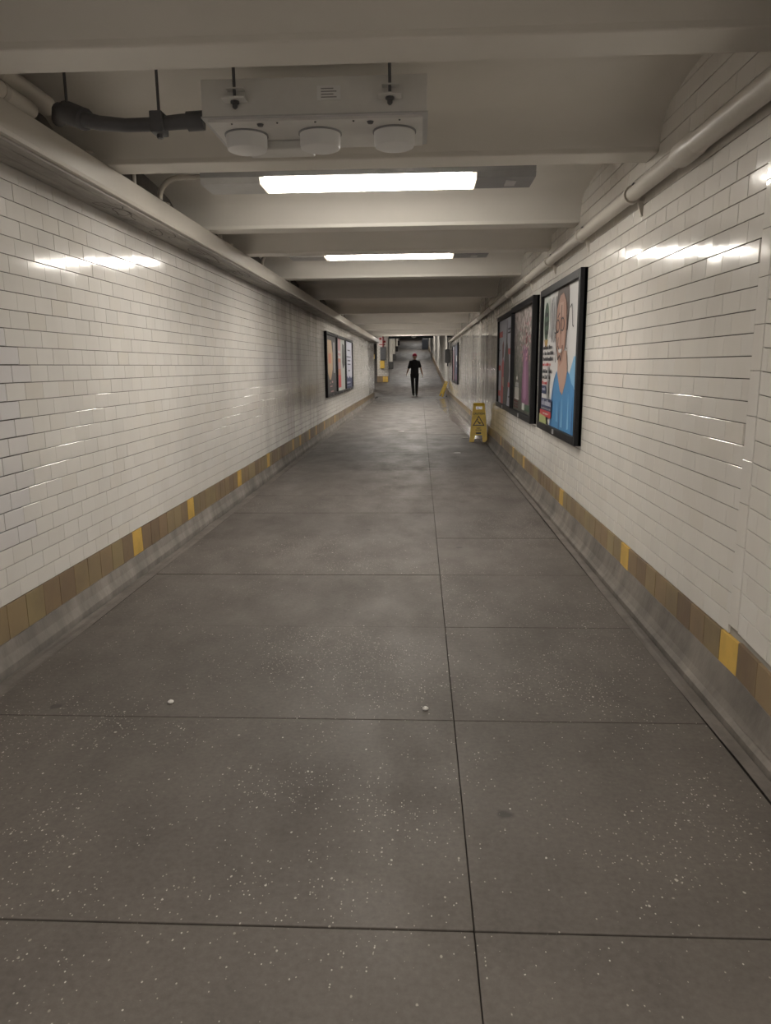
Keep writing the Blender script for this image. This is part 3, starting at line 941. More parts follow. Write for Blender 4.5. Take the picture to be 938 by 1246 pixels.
class Poster:
    """frame on a wall; u runs left to right as seen, v upwards"""
    def __init__(self, side, ya, yb, z0, z1, label, group, bg, depth=0.05, rail=0.06):
        self.side, self.ya, self.yb, self.z0, self.z1 = side, min(ya, yb), max(ya, yb), z0, z1
        self.wx = (XL+0.0095) if side > 0 else (XR-0.0095)
        self.s = side                                        # +1: faces +X
        yc = (self.ya+self.yb)/2
        self.root = thing('framed_poster', label, 'poster', (self.wx, yc, z0), group=group)
        self.W, self.H = self.yb-self.ya, z1-z0
        s, w, h, q = self.s, self.W/2, self.H, rail
        m = MB()
        m.box((0, -w, 0), (s*depth, -w+q, h)).box((0, w-q, 0), (s*depth, w, h))
        m.box((0, -w+q, 0), (s*depth, w-q, q)).box((0, -w+q, h-q), (s*depth, w-q, h))
        m.build('frame', M['black'], self.root, bevel=0.004)
        self.iw, self.ih, self.q, self.d = self.W-2*q, h-2*q, q, depth
        self.layer = 0.022
        MB().box((0, -w, 0), (s*0.02, w, h)).build('back_panel', M['black'], self.root)
        self.sheet = MB().box((s*0.02, -w+q, q), (s*self.layer, w-q, h-q)).build('poster_sheet', P[bg], self.root)
        MB().box((s*depth, -0.03, 0.012), (s*(depth+0.004), 0.03, 0.05)).build('maker_plate', P['grey'], self.root)
    def pt(self, u, v, x):
        y = (-self.iw/2+u*self.iw) if self.s > 0 else (self.iw/2-u*self.iw)
        return (self.s*x, y, self.q+v*self.ih)
    def shape(self, name, mat, polys, stuff=False):
        self.layer += 0.0006
        m = MB()
        for poly in polys:
            m.prism([self.pt(u, v, self.layer-0.001) for u, v in poly], (self.s*0.001, 0, 0))
        o = m.build(name, P[mat], self.sheet)
        if stuff or len(polys) > 1:
            o['kind'] = 'stuff'
        return o
    def rect(self, name, mat, *rs):
        for a, b, c, d in rs:
            o = self.shape(name, mat, [[(a, b), (c, b), (c, d), (a, d)]])
        return o
    def ell(self, name, mat, *es):
        return self.shape(name, mat, [[(cx+rx*math.cos(k*math.pi/14), cy+ry*math.sin(k*math.pi/14)) for k in range(28)] for cx, cy, rx, ry in es], len(es) > 1)
    def strokes(self, name, mat, lines, w=0.008):
        polys = []
        for ln in lines:
            for (a, b), (c, d) in zip(ln, ln[1:]):
                l = math.hypot(c-a, d-b) or 1
                nx, ny = -(d-b)/l*w/2, (c-a)/l*w/2
                polys.append([(a-nx, b-ny), (c-nx, d-ny), (c+nx, d+ny), (a+nx, b+ny)])
        o = self.shape(name, mat, polys)
        o['kind'] = 'stuff'
        return o
    def textline(self, name, mat, rows, seed=1):           # illegible small print: word-length dashes of stroke-like bars
        rr = random.Random(seed)
        polys = []
        for u0, u1, v0, v1 in rows:
            u = u0
            while u < u1-0.01:
                w = rr.uniform(0.008, 0.016)
                t = v1 if rr.random() < 0.35 else v1-(v1-v0)*0.3
                polys.append([(u, v0), (min(u+w, u1), v0), (min(u+w, u1), t), (u, t)])
                u += w+rr.choice((0.004, 0.004, 0.005, 0.014))
        o = self.shape(name, mat, polys)
        o['kind'] = 'stuff'
        return o

def blob(cx, cy, pts):
    return [(cx+a, cy+b) for a, b in pts]

GR = 'framed posters on the right wall'
# 1: person in a blue top
a = Poster(-1, 5.26, 6.95, 0.68, 1.905, 'framed poster of a scribbled-over person in a blue top, nearest on the right wall', GR, 'white')
a.shape('backdrop', 'pale', [[(0.0, 0.66), (0.17, 0.63), (0.19, 1.0), (0.0, 1.0)]])
a.ell('round_badge', 'green', (0.10, 0.80, 0.075, 0.15))
a.shape('badge_foot', 'gold', [[(0.04, 0.66), (0.16, 0.66), (0.12, 0.58), (0.08, 0.60)]])
a.textline('badge_print', 'ink', [(0.05, 0.16, 0.84, 0.88), (0.05, 0.16, 0.77, 0.81), (0.05, 0.16, 0.70, 0.74)], 4)
a.rect('edge_shade', 'grey', (0.95, 0.55, 1.0, 1.0))
a.shape('hair', 'hair', [[(0.39, 0.66), (0.40, 0.86), (0.44, 1.0), (0.72, 1.0), (0.74, 0.84), (0.71, 0.70)]])
a.shape('top_shadow', 'blue_dark', [[(0.30, 0.0), (0.33, 0.22), (0.40, 0.36), (0.47, 0.42), (0.52, 0.0)]])
a.shape('blue_top', 'blue', [[(0.36, 0.0), (0.40, 0.30), (0.47, 0.42), (0.60, 0.30), (0.76, 0.42), (0.86, 0.36), (0.95, 0.28), (1.0, 0.0)]])
a.shape('sleeve_light', 'blue_light', [[(0.80, 0.40), (0.90, 0.52), (1.0, 0.50), (1.0, 0.28), (0.86, 0.34)]])
a.shape('top_folds', 'blue_light', [[(0.62, 0.02), (0.645, 0.24), (0.66, 0.02)], [(0.78, 0.02), (0.80, 0.28), (0.82, 0.03)], [(0.50, 0.05), (0.51, 0.2), (0.53, 0.05)]])
a.shape('top_creases', 'blue_dark', [[(0.56, 0.0), (0.575, 0.2), (0.59, 0.0)], [(0.88, 0.0), (0.90, 0.25), (0.92, 0.0)]])
a.shape('neck', 'skin_light', [[(0.50, 0.40), (0.50, 0.56), (0.72, 0.56), (0.75, 0.42), (0.72, 0.34), (0.64, 0.25), (0.58, 0.28)]])
a.shape('face', 'skin', [[(0.43, 0.62), (0.41, 0.75), (0.45, 0.88), (0.52, 0.95), (0.60, 0.96), (0.67, 0.90), (0.70, 0.76), (0.68, 0.62), (0.62, 0.49), (0.55, 0.45), (0.48, 0.51)]])
a.shape('cheek', 'skin_light', [[(0.46, 0.60), (0.46, 0.70), (0.53, 0.72), (0.54, 0.60)], [(0.58, 0.60), (0.59, 0.71), (0.66, 0.70), (0.65, 0.60)], [(0.50, 0.80), (0.51, 0.90), (0.61, 0.90), (0.62, 0.80)]])
a.shape('mouth', 'white', [[(0.50, 0.575), (0.61, 0.575), (0.58, 0.548), (0.53, 0.548)]])
rr = random.Random(5)
sc = []
for k in range(9):
    x = 0.22+0.035*k*0.7
    sc.append([(x+0.02*rr.uniform(-1, 1), 0.62+rr.uniform(0, 0.06)), (x+0.02, 0.76), (x-0.01+0.03*rr.random(), 0.92+0.05*rr.random())])
a.strokes('marker_scrawl', 'grey', sc, 0.009)
sc = []
for cx, cy in ((0.475, 0.74), (0.60, 0.745)):
    sc.append([(cx+0.045*math.cos(k*0.5), cy+0.045*math.sin(k*0.5)) for k in range(15)])
sc += [[(0.39, 0.70), (0.43, 0.69), (0.47, 0.71)], [(0.70, 0.80), (0.72, 0.70), (0.71, 0.58), (0.73, 0.57)], [(0.78, 0.84), (0.82, 0.86), (0.85, 0.72), (0.87, 0.71)],
       [(0.47, 0.58), (0.50, 0.50), (0.55, 0.53), (0.58, 0.49), (0.62, 0.60)], [(0.50, 0.66), (0.49, 0.60), (0.53, 0.57)], [(0.56, 0.68), (0.57, 0.88)], [(0.47, 0.80), (0.52, 0.83)], [(0.44, 0.48), (0.45, 0.62), (0.42, 0.68)]]
a.strokes('marker_scrawl', 'ink', sc, 0.009)
a.textline('small_print', 'ink', [(0.05, 0.34, 0.585, 0.615), (0.05, 0.38, 0.54, 0.57), (0.05, 0.38, 0.495, 0.525), (0.05, 0.36, 0.40, 0.43), (0.05, 0.30, 0.355, 0.385)], 2)
a.textline('red_print', 'red', [(0.05, 0.30, 0.455, 0.48), (0.05, 0.24, 0.31, 0.335)], 3)
a.rect('post', 'grey', (0.215, 0.17, 0.255, 0.45))
a.rect('blue_badge', 'navy', (0.05, 0.235, 0.19, 0.30))
a.textline('badge_print', 'lilac', [(0.065, 0.175, 0.262, 0.285)], 9)
a.rect('navy_block', 'navy', (0.04, 0.105, 0.38, 0.20))
a.textline('block_lettering', 'lilac', [(0.06, 0.36, 0.145, 0.19)], 6)
a.textline('block_print', 'grey', [(0.06, 0.36, 0.115, 0.128)], 7)
a.rect('red_band', 'red', (0.02, 0.055, 0.37, 0.105))
a.textline('band_print', 'offwhite', [(0.12, 0.29, 0.074, 0.088)], 8)
a.shape('green_corner', 'lime', [[(0.0, 0.0), (0.24, 0.0), (0.22, 0.055), (0.0, 0.07)]])

# 2: purple gown in a garden
a = Poster(-1, 7.30, 9.02, 0.68, 1.91, 'framed dark poster of a purple gowned figure among blossom, middle of three', GR, 'garden', 0.065)
a.shape('gown', 'purple', [[(0.44, 0.10), (0.46, 0.35), (0.53, 0.58), (0.60, 0.64), (0.68, 0.62), (0.74, 0.40), (0.78, 0.10), (0.62, 0.07)]])
a.shape('gown_light', 'purple_l', [[(0.52, 0.15), (0.55, 0.45), (0.60, 0.62), (0.64, 0.40), (0.66, 0.15), (0.60, 0.12)], [(0.44, 0.48), (0.50, 0.66), (0.56, 0.64), (0.50, 0.56)]])
a.shape('head', 'maroon', [[(0.60, 0.66), (0.585, 0.73), (0.63, 0.78), (0.67, 0.73), (0.66, 0.66)]])
rr = random.Random(3)
a.ell('blossom', 'pink', *[(0.30+0.55*rr.random(), 0.50+0.38*rr.random(), 0.012, 0.014) for _ in range(46)])
a.ell('blossom', 'offwhite', *[(0.18+0.72*rr.random(), 0.62+0.34*rr.random(), 0.010, 0.013) for _ in range(40)])
a.rect('title_box', 'grey', (0.11, 0.24, 0.30, 0.285))
a.strokes('title_lettering', 'offwhite', [[(0.10+0.026*k, 0.125), (0.10+0.026*k, 0.235)] for k in range(9)] + [[(0.08, 0.12), (0.33, 0.118)]], 0.012)
a.rect('logo', 'offwhite', (0.17, 0.315, 0.24, 0.345))
a.textline('small_print', 'maroon', [(0.07, 0.30, 0.085, 0.10), (0.07, 0.30, 0.055, 0.07), (0.07, 0.30, 0.028, 0.04)], 12)
a.rect('logo_patch', 'pale', (0.50, 0.03, 0.62, 0.095))
a.rect('green_patch', 'green', (0.62, 0.03, 0.90, 0.09))

# 3: red and dark figures on white
a = Poster(-1, 9.06, 10.72, 0.68, 1.905, 'framed white poster with red and dark standing figures, farthest of three', GR, 'lilac')
a.shape('red_figure', 'red', [[(0.20, 0.0), (0.22, 0.30), (0.24, 0.48), (0.32, 0.56), (0.40, 0.50), (0.44, 0.25), (0.46, 0.0)]])
a.shape('dark_figure', 'charcoal', [[(0.38, 0.0), (0.40, 0.45), (0.50, 0.66), (0.55, 0.72), (0.60, 0.98), (0.64, 0.72), (0.74, 0.60), (0.80, 0.40), (0.74, 0.20), (0.66, 0.0)]])
a.shape('dark_head', 'maroon', [[(0.28, 0.54), (0.27, 0.70), (0.34, 0.76), (0.39, 0.70), (0.38, 0.56)]])
a.shape('hand', 'skin', [[(0.30, 0.22), (0.30, 0.32), (0.42, 0.32), (0.42, 0.20)]])
a.rect('red_label', 'red', (0.02, 0.80, 0.28, 0.87), (0.72, 0.585, 0.98, 0.65), (0.02, 0.40, 0.18, 0.46), (0.74, 0.215, 0.96, 0.27), (0.02, 0.08, 0.20, 0.15))
a.textline('small_print', 'ink', [(0.70, 0.96, 0.86, 0.88), (0.70, 0.96, 0.82, 0.84), (0.03, 0.14, 0.64, 0.65), (0.78, 0.95, 0.10, 0.12)], 15)

# far pair on the right wall
a = Poster(-1, 22.0, 23.72, 0.70, 1.92, 'dark navy framed poster with white logo, nearer of the far right pair', 'far posters on the right wall', 'navy')
a.rect('white_logo', 'white', (0.40, 0.56, 0.62, 0.72), (0.46, 0.40, 0.56, 0.46))
a.rect('purple_block', 'purple', (0.1, 0.03, 0.55, 0.2))
a.rect('pale_edge', 'lilac', (0.0, 0.0, 0.14, 1.0))
a = Poster(-1, 23.74, 25.46, 0.70, 1.92, 'pale framed poster with dark red print, farther of the far right pair', 'far posters on the right wall', 'lilac')
a.shape('red_figure', 'maroon', [[(0.05, 0.0), (0.1, 0.9), (0.45, 0.95), (0.5, 0.5), (0.45, 0.0)]])
a.rect('print_block', 'grey', (0.6, 0.1, 0.9, 0.3))

# left wall trio
GL = 'framed posters on the left wall'
a = Poster(1, 13.85, 15.63, 0.68, 1.91, 'dark framed poster with a tan and orange figure on the left wall', GL, 'charcoal')
a.shape('tan_figure', 'tan', [[(0.10, 0.40), (0.12, 0.92), (0.50, 0.92), (0.62, 0.70), (0.60, 0.42), (0.42, 0.24), (0.28, 0.24)]])
a.shape('orange_patch', 'orange', [[(0.20, 0.52), (0.20, 0.68), (0.44, 0.70), (0.46, 0.52)]])
a.rect('pale_side', 'grey', (0.70, 0.35, 0.84, 0.90))
a.rect('white_mark', 'pink', (0.30, 0.17, 0.36, 0.19), (0.48, 0.18, 0.60, 0.21), (0.30, 0.11, 0.52, 0.13), (0.36, 0.02, 0.62, 0.04))
a = Poster(1, 15.66, 17.44, 0.68, 1.91, 'pink and grey framed poster, middle one on the left wall', GL, 'pale')
a.rect('pink_half', 'pink', (0.0, 0.30, 0.46, 1.0))
a.rect('red_half', 'red', (0.08, 0.06, 0.46, 0.34))
a.shape('dark_figure', 'charcoal', [[(0.62, 0.55), (0.66, 0.92), (0.9, 0.9), (0.96, 0.5), (0.72, 0.42)]])
a.rect('orange_print', 'orange', (0.14, 0.3, 0.42, 0.42), (0.12, 0.55, 0.40, 0.62))
a.textline('lettering', 'white', [(0.10, 0.44, 0.72, 0.78), (0.10, 0.44, 0.62, 0.68)], 21)
a = Poster(1, 17.47, 19.25, 0.68, 1.91, 'white framed poster with dark lettering and navy foot, farthest on the left wall', GL, 'lilac')
a.shape('navy_foot', 'navy', [[(0, 0), (1, 0), (1, 0.24), (0.8, 0.20), (0.6, 0.26), (0.4, 0.20), (0.2, 0.26), (0, 0.20)]])
a.textline('lettering', 'ink', [(0.3, 0.7, 0.80, 0.83), (0.2, 0.8, 0.66, 0.69), (0.3, 0.75, 0.58, 0.61), (0.3, 0.75, 0.50, 0.53), (0.4, 0.65, 0.36, 0.39)], 23)
a.textline('foot_lettering', 'lilac', [(0.2, 0.7, 0.10, 0.14), (0.2, 0.8, 0.04, 0.06)], 24)

# ------------------------------------------------------------------ caution signs
M['sign_yellow'] = plain('sign_yellow', (0.78, 0.52, 0.03), 0.4, var=0.15)
M['sign_black'] = plain('sign_black', (0.012, 0.011, 0.01), 0.5)
M['sign_pale'] = plain('sign_grey', (0.42, 0.38, 0.22), 0.5)
def text_mesh(body, size):
    cu = bpy.data.curves.new('lettering', 'FONT')
    cu.body = body
    cu.size = size
    cu.align_x = 'CENTER'
    cu.extrude = 0.0005
    cu.offset = size*0.02
    ob = bpy.data.objects.new('lettering', cu)
    COL.objects.link(ob)
    bpy.context.view_layer.update()
    me = bpy.data.meshes.new_from_object(ob.evaluated_get(bpy.context.evaluated_depsgraph_get()))
    bpy.data.objects.remove(ob)
    return me
TXT = {k: text_mesh(*k) for k in (('CAUTION', 0.043), ('WET', 0.03), ('FLOOR', 0.03))}
def leaf(parent, ang, facing, printed=True, turn=0.0):
    """one leaf of the folding sign hinged at the top; local v down the leaf; facing -1 = towards -Y"""
    H, T = 0.645, 0.014
    hw = lambda v: 0.095+0.055*(v/H)
    m = MB()
    def seg(v0, v1, a0, a1, b0, b1):     # quad between offsets (as fraction of half width)
        m.prism([(a0*hw(v0), 0, -v0), (b0*hw(v0), 0, -v0), (b1*hw(v1), 0, -v1), (a1*hw(v1), 0, -v1)], (0, T, 0))
    seg(0.0, 0.045, -1, -1, 1, 1)
    seg(0.045, 0.10, -1, -1, -0.55, -0.50)
    seg(0.045, 0.10, 0.55, 0.50, 1, 1)
    seg(0.10, 0.53, -1, -1, 1, 1)
    seg(0.53, H, -1, -1, -0.42, -0.48)
    seg(0.53, H, 0.42, 0.48, 1, 1)
    o = m.build('panel', M['sign_yellow'], parent)
    rot = Matrix.Rotation(ang, 4, 'X')
    if facing > 0:
        rot = Matrix.Rotation(math.pi, 4, 'Z') @ rot
    o.matrix_local = Matrix.Rotation(turn, 4, 'Z') @ Matrix.Translation((0, 0, H*math.cos(ang))) @ rot
    # ribs along the edges
    rb = MB()
    for s in (-1, 1):
        rb.prism([(s*hw(0.02)*0.97, -0.006, -0.02), (s*hw(0.02)*0.90, -0.006, -0.02), (s*hw(0.62)*0.93, -0.006, -0.62), (s*hw(0.62)*0.98, -0.006, -0.62)], (0, 0.006, 0))
    rb.build('edge_rib', M['sign_yellow'], o)
    if printed:
        for (txt, sz), v in ((('CAUTION', 0.043), 0.185), (('WET', 0.03), 0.425), (('FLOOR', 0.03), 0.455)):
            me = TXT[(txt, sz)].copy()
            me.materials.clear()
            me.materials.append(M['sign_black'])
            q = link('lettering', me, o, (0, -0.0008, -v), (math.pi/2, 0, 0))
        tri = MB()
        A, B = [(0, 0.20), (-0.098, 0.372), (0.098, 0.372)], [(0, 0.225), (-0.074, 0.360), (0.074, 0.360)]
        for i in range(3):
            j = (i+1) % 3
            tri.prism([(A[i][0], -0.0012, -A[i][1]), (A[j][0], -0.0012, -A[j][1]), (B[j][0], -0.0012, -B[j][1]), (B[i][0], -0.0012, -B[i][1])], (0, 0.001, 0))
        tri.build('warning_triangle', M['sign_black'], o)
        fg = MB()
        fg.lathe([(0.001, -0.010), (0.009, -0.004), (0.009, 0.004), (0.001, 0.010)], (-0.018, -0.0006, -0.275), 10)
        for v in range(len(fg.v)):
            x, y, z = fg.v[v]
            fg.v[v] = (x, -0.0006+(y+0.0006)*0.05, z)
        for pl in ([(-0.020, 0.288), (0.0, 0.296), (0.012, 0.322), (-0.004, 0.328)], [(0.0, 0.318), (0.040, 0.318), (0.044, 0.328), (0.0, 0.330)],
                   [(0.002, 0.318), (0.030, 0.338), (0.022, 0.346), (-0.006, 0.328)], [(-0.016, 0.290), (-0.040, 0.306), (-0.036, 0.312), (-0.010, 0.300)]):
            fg.prism([(x, -0.0012, -z) for x, z in pl], (0, 0.001, 0))
        fg.build('slipping_figure', M['sign_black'], o)
        MB().prism([(-0.045, -0.0011, -0.348), (0.045, -0.0011, -0.348), (0.05, -0.0011, -0.357), (-0.05, -0.0011, -0.357)], (0, 0.001, 0)).build('ground_mark', M['sign_pale'], o)
        mk = MB()
        mk.prism([(-0.045, -0.0012, -0.485), (0.04, -0.0012, -0.482), (0.046, -0.0012, -0.508), (-0.042, -0.0012, -0.51)], (0, 0.001, 0))
        mk.build('dark_mark', M['sign_black'], o)
    return o
t = thing('caution_sign', 'open yellow folding caution sign with black warning triangle by the right wall', 'caution sign', (0.985, 12.35, 0.0), (0, 0, math.radians(-5)), 'yellow caution signs')
leaf(t, -math.radians(13), -1)
leaf(t, -math.radians(13), 1)
MB().tube([(-0.085, 0.0, 0.628), (0.085, 0.0, 0.628)], 0.012, 10).build('hinge', M['sign_yellow'], t, True)
t = thing('caution_sign', 'folded yellow caution sign leaning on the far right wall', 'caution sign', (0.86, 30.2, 0.018), (0, math.radians(20), 0), 'yellow caution signs')
t.rotation_euler = (0, math.radians(20), math.radians(0))
leaf(t, 0.0, -1, True, math.radians(-62))
leaf(t, 0.0, 1, False, math.radians(-62))
MB().tube([(-0.04, 0.075, 0.63), (0.04, -0.075, 0.63)], 0.012, 10).build('hinge', M['sign_yellow'], t, True)

# wet patch along the right gutter
def puddle_material():
    m, nt, b = nmat('wet_floor')
    n = pos_noise(nt, 4.0, (1, 0.5, 1), 5)
    nt.links.new(mixc(nt, ramp(nt, n, [(0.35, 0.0), (0.7, 1.0)]), (0.045, 0.036, 0.030), (0.075, 0.058, 0.046)), b.inputs['Base Color'])
    nt.links.new(ramp(nt, n, [(0.3, 0.06), (0.75, 0.28)]), b.inputs['Roughness'])
    return m
M['wet'] = puddle_material()
m = MB()
n = 60
rr = random.Random(8)
edge = 0.0
for i in range(n+1):
    f = i/n
    y = 12.7+(28.9-12.7)*f
    edge = 0.6*edge+0.4*rr.uniform(-0.07, 0.07)
    xin = 1.0 - (0.10+0.30*min(1, f*1.6))*(1-max(0, (f-0.93)/0.07)*0.9) + edge*min(1, f*5)
    m.v += [(xin, y, 0.0024), (1.06, y, 0.0028)]
    if i:
        m.f.append((2*i-2, 2*i-1, 2*i+1, 2*i))
o = m.build('puddle', M['wet'])
tag(o, 'dark wet patch on the floor along the right wall behind the open caution sign', 'puddle')

# litter
M['paper'] = plain('paper', (0.62, 0.60, 0.57), 0.7)
lit = [(-1.60, 26.2, 0.16, 'white paper scrap farthest down the passage, by the left wall'), (-1.50, 18.8, 0.11, 'white paper scrap below the left wall posters'),
       (-0.36, 14.2, 0.13, 'white paper scrap in the middle of the passage floor'), (0.80, 12.9, 0.12, 'white paper scrap just left of the open caution sign'),
       (0.55, 10.6, 0.11, 'white paper scrap in front of the open caution sign')]
for x, y, s, lb in lit:
    m = MB()
    rr = random.Random(int(x*100))
    ring = [(s*0.5*(0.8+0.4*rr.random())*math.cos(k), s*0.32*(0.8+0.4*rr.random())*math.sin(k), 0.002+0.012*rr.random()) for k in (0.2, 1.1, 2.0, 3.0, 4.1, 5.2)]
    m.prism([(x+a, y+b, 0.003+c*0.5) for a, b, c in ring], (0, 0, 0.004))
    tag(m.build('paper_scrap', M['paper']), lb, 'litter', 'paper scraps on the floor')
for x, y, lb in ((0.02, 2.52, 'small pale pebble on the floor near the second cross joint'), (-0.95, 2.55, 'small pale pebble left of centre near the second cross joint')):
    o = MB().lathe([(0.003, 0.0), (0.011, 0.003), (0.012, 0.008), (0.005, 0.013)], (x, y, 0.001), 7).build('pebble', M['paper'])
    tag(o, lb, 'pebble', 'pebbles on the floor')

# ------------------------------------------------------------------ person walking away
def capsule(m, a, b, ra, rb, seg=14):
    a, b = Vector(a), Vector(b)
    d = (b-a).normalized()
    path, rad = [], []
    for k in range(5):
        t = math.pi/2*k/4
        path.append(a-d*ra*math.cos(t)); rad.append(max(ra*math.sin(t), 0.0008))
    for k in range(1, 5):
        f = k/5
        path.append(a.lerp(b, f)); rad.append(ra+(rb-ra)*f)
    for k in range(5):
        t = math.pi/2*k/4
        path.append(b+d*rb*math.sin(t)); rad.append(max(rb*math.cos(t), 0.0008))
    m.tube(path, rad, seg)
def ellipsoid(m, c, r, seg=18, rings=10):
    n = len(m.v)
    prof = []
    for k in range(rings+1):
        t = -math.pi/2+math.pi*k/rings
        prof.append((max(math.cos(t), 0.004), math.sin(t)))
    m.lathe(prof, (0, 0, 0), seg)
    for i in range(n, len(m.v)):
        x, y, z = m.v[i]
        m.v[i] = (c[0]+x*r[0], c[1]+y*r[1], c[2]+z*r[2])
def fuse(m, name, mat, parent, voxel, smooth=6, cut=None):
    ob = m.build(name+'_raw', mat)
    md = ob.modifiers.new('r', 'REMESH')
    md.mode = 'VOXEL'
    md.voxel_size = voxel
    md = ob.modifiers.new('s', 'SMOOTH')
    md.iterations = smooth
    md.factor = 0.5
    bpy.context.view_layer.update()
    me = bpy.data.meshes.new_from_object(ob.evaluated_get(bpy.context.evaluated_depsgraph_get()))
    bpy.data.objects.remove(ob)
    if cut:
        bm = bmesh.new()
        bm.from_mesh(me)
        for co, no in cut:
            bmesh.ops.bisect_plane(bm, geom=bm.verts[:]+bm.edges[:]+bm.faces[:], plane_co=co, plane_no=no, clear_outer=True)
        bm.to_mesh(me)
        bm.free()
    me.polygons.foreach_set('use_smooth', [True]*len(me.polygons))
    me.materials.clear()
    me.materials.append(mat)
    return link(name, me, parent)
M['skin'] = plain('skin', (0.46, 0.29, 0.22), 0.5)
M['cloth_black'] = plain('black_cloth', (0.008, 0.008, 0.010), 0.85)
M['cloth_trouser'] = plain('black_trouser_cloth', (0.007, 0.007, 0.009), 0.9)
M['cap_red'] = plain('red_cap_cloth', (0.50, 0.035, 0.075), 0.75)
M['hair_dark'] = plain('dark_hair', (0.02, 0.014, 0.011), 0.7)
M['shoe'] = plain('shoe_black', (0.012, 0.012, 0.012), 0.6)
M['sole'] = plain('shoe_sole', (0.55, 0.53, 0.5), 0.6)
pr = thing('person', 'person in red cap, black T-shirt and black trousers walking away down the passage', 'person', (-0.215, 31.0, 0.0))
# joints (facing +Y; x to the viewer's right)
hipL, hipR = Vector((-0.095, 0, 0.90)), Vector((0.095, 0, 0.90))
knL, anL = Vector((-0.085, 0.00, 0.50)), Vector((-0.055, -0.08, 0.10))
knR, anR = Vector((0.085, 0.10, 0.50)), Vector((0.075, 0.13, 0.085))
shL, elL, wrL = Vector((-0.165, -0.01, 1.41)), Vector((-0.245, -0.03, 1.16)), Vector((-0.31, 0.10, 0.98))
shR, elR, wrR = Vector((0.165, 0.01, 1.41)), Vector((0.255, 0.0, 1.15)), Vector((0.325, 0.03, 0.90))
m = MB()
ellipsoid(m, (0, 0, 1.28), (0.165, 0.10, 0.24))
ellipsoid(m, (0, 0, 1.02), (0.145, 0.10, 0.17))
capsule(m, shL, shR, 0.062, 0.062)
capsule(m, (0, 0.0, 1.42), (0.0, 0.02, 1.55), 0.062, 0.055)
ellipsoid(m, (0, 0.03, 1.635), (0.076, 0.094, 0.112))
ellipsoid(m, (0, 0.10, 1.59), (0.05, 0.04, 0.055))
capsule(m, (0, 0.122, 1.645), (0, 0.137, 1.615), 0.010, 0.014)         # nose
for s in (-1, 1):
    ellipsoid(m, (s*0.078, 0.02, 1.63), (0.012, 0.022, 0.032))          # ears
for a, b, c in ((hipL, knL, anL), (hipR, knR, anR)):
    capsule(m, a, b, 0.078, 0.054)
    capsule(m, b, c, 0.052, 0.036)
    capsule(m, c+Vector((0, -0.03, -0.045)), c+Vector((0.0, 0.14, -0.05)), 0.034, 0.03)
for s, a, b, c in ((-1, shL, elL, wrL), (1, shR, elR, wrR)):
    capsule(m, a, b, 0.052, 0.040)
    capsule(m, b, c, 0.039, 0.026)
    d = (c-b).normalized()
    side = d.cross(Vector((1, 0, 0))).normalized()
    palm = c+d*0.075
    for k in range(4):
        o2 = side*(k-1.5)*0.020
        capsule(m, c+d*0.02+o2*0.6, palm+o2, 0.014, 0.013, 10)
    for k, ln in enumerate((0.060, 0.070, 0.072, 0.062)):
        o2 = side*(1.5-k)*0.021
        mid = palm+o2*1.1+d*ln*0.55
        tip = mid+(d*0.75+Vector((-s*0.6, 0, 0))).normalized()*ln*0.5
        capsule(m, palm+o2, mid, 0.0095, 0.009, 8)
        capsule(m, mid, tip, 0.009, 0.0078, 8)
    th0 = c+d*0.025+side*0.025
    th1 = th0+(d*0.6+side*0.8).normalized()*0.04
    capsule(m, th0, th1, 0.012, 0.0105, 8)
    capsule(m, th1, th1+(d*0.9+side*0.25).normalized()*0.032, 0.0105, 0.0085, 8)
fuse(m, 'body', M['skin'], pr, 0.0075, 3)
m = MB()                                                                # T-shirt
ellipsoid(m, (0, 0, 1.27), (0.185, 0.125, 0.26))
ellipsoid(m, (0, 0.0, 1.03), (0.172, 0.128, 0.24))
capsule(m, shL, shR, 0.066, 0.066)
capsule(m, shL, shL.lerp(elL, 0.9), 0.064, 0.060)
capsule(m, shR, shR.lerp(elR, 0.72), 0.064, 0.058)
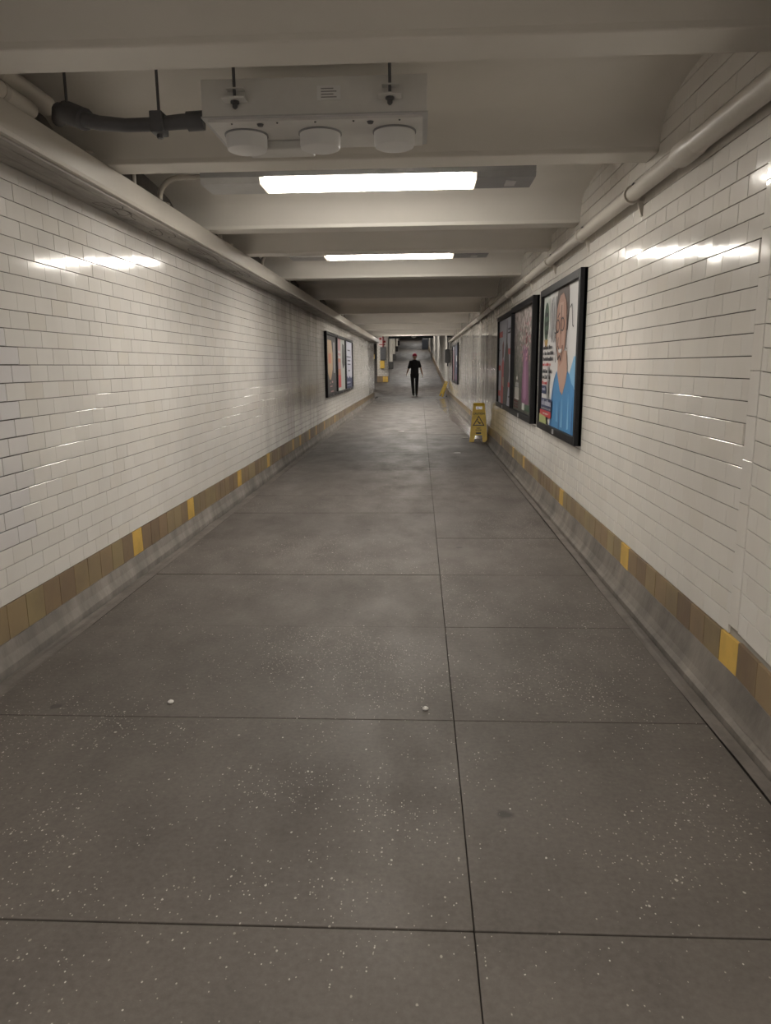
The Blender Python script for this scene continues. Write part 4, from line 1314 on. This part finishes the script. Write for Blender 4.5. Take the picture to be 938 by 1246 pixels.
capsule(m, (0, 0, 1.44), (0, 0.005, 1.475), 0.085, 0.072)
fuse(m, 't_shirt', M['cloth_black'], pr, 0.011, 5, [((0, 0, 0.865), (0, 0, -1)), ((0, 0, 1.512), (0, 0, 1))])
m = MB()                                                                # trousers
ellipsoid(m, (0, 0, 0.93), (0.165, 0.122, 0.15))
for a, b, c in ((hipL, knL, anL), (hipR, knR, anR)):
    capsule(m, a, b, 0.092, 0.070)
    capsule(m, b, c+Vector((0, 0, 0.02)), 0.069, 0.056)
fuse(m, 'trousers', M['cloth_trouser'], pr, 0.012, 4, [((0, 0, 0.065), (0, 0, -1))])
m = MB()                                                                # hair under the cap
ellipsoid(m, (0, 0.005, 1.625), (0.083, 0.088, 0.085))
fuse(m, 'hair', M['hair_dark'], pr, 0.01, 3, [((0, 0.06, 0), (0, 1, 0.25)), ((0, 0, 1.555), (0, 0, -1))])
m = MB()
ellipsoid(m, (0, 0.02, 1.672), (0.092, 0.108, 0.098))
fuse(m, 'cap', M['cap_red'], pr, 0.01, 3, [((0, 0, 1.655), (0, 0, -1))])
m = MB()
m.prism([(-0.07, 0.09, 1.668), (-0.06, 0.16, 1.655), (0, 0.19, 1.652), (0.06, 0.16, 1.655), (0.07, 0.09, 1.668)], (0, 0, 0.008))
m.build('cap_brim', M['cap_red'], pr)
for c in (anL, anR):
    m = MB()
    base = c.z-0.082 if c is anL else c.z-0.082
    capsule(m, (c.x, c.y-0.035, c.z-0.04), (c.x, c.y+0.16, c.z-0.05), 0.045, 0.040)
    capsule(m, (c.x, c.y-0.02, c.z-0.02), (c.x, c.y, c.z+0.03), 0.046, 0.048)
    sh = fuse(m, 'shoe', M['shoe'], pr, 0.01, 3, [((0, 0, c.z-0.068), (0, 0, -1))])
    m = MB()
    pts = []
    for k in range(20):
        t = 2*math.pi*k/20
        pts.append((c.x+0.047*math.cos(t), c.y+0.062+0.148*math.sin(t), c.z-0.10 if c is anL else c.z-0.085))
    m.prism(pts, (0, 0, 0.034 if c is anL else 0.022))
    m.build('sole', M['sole'], sh)
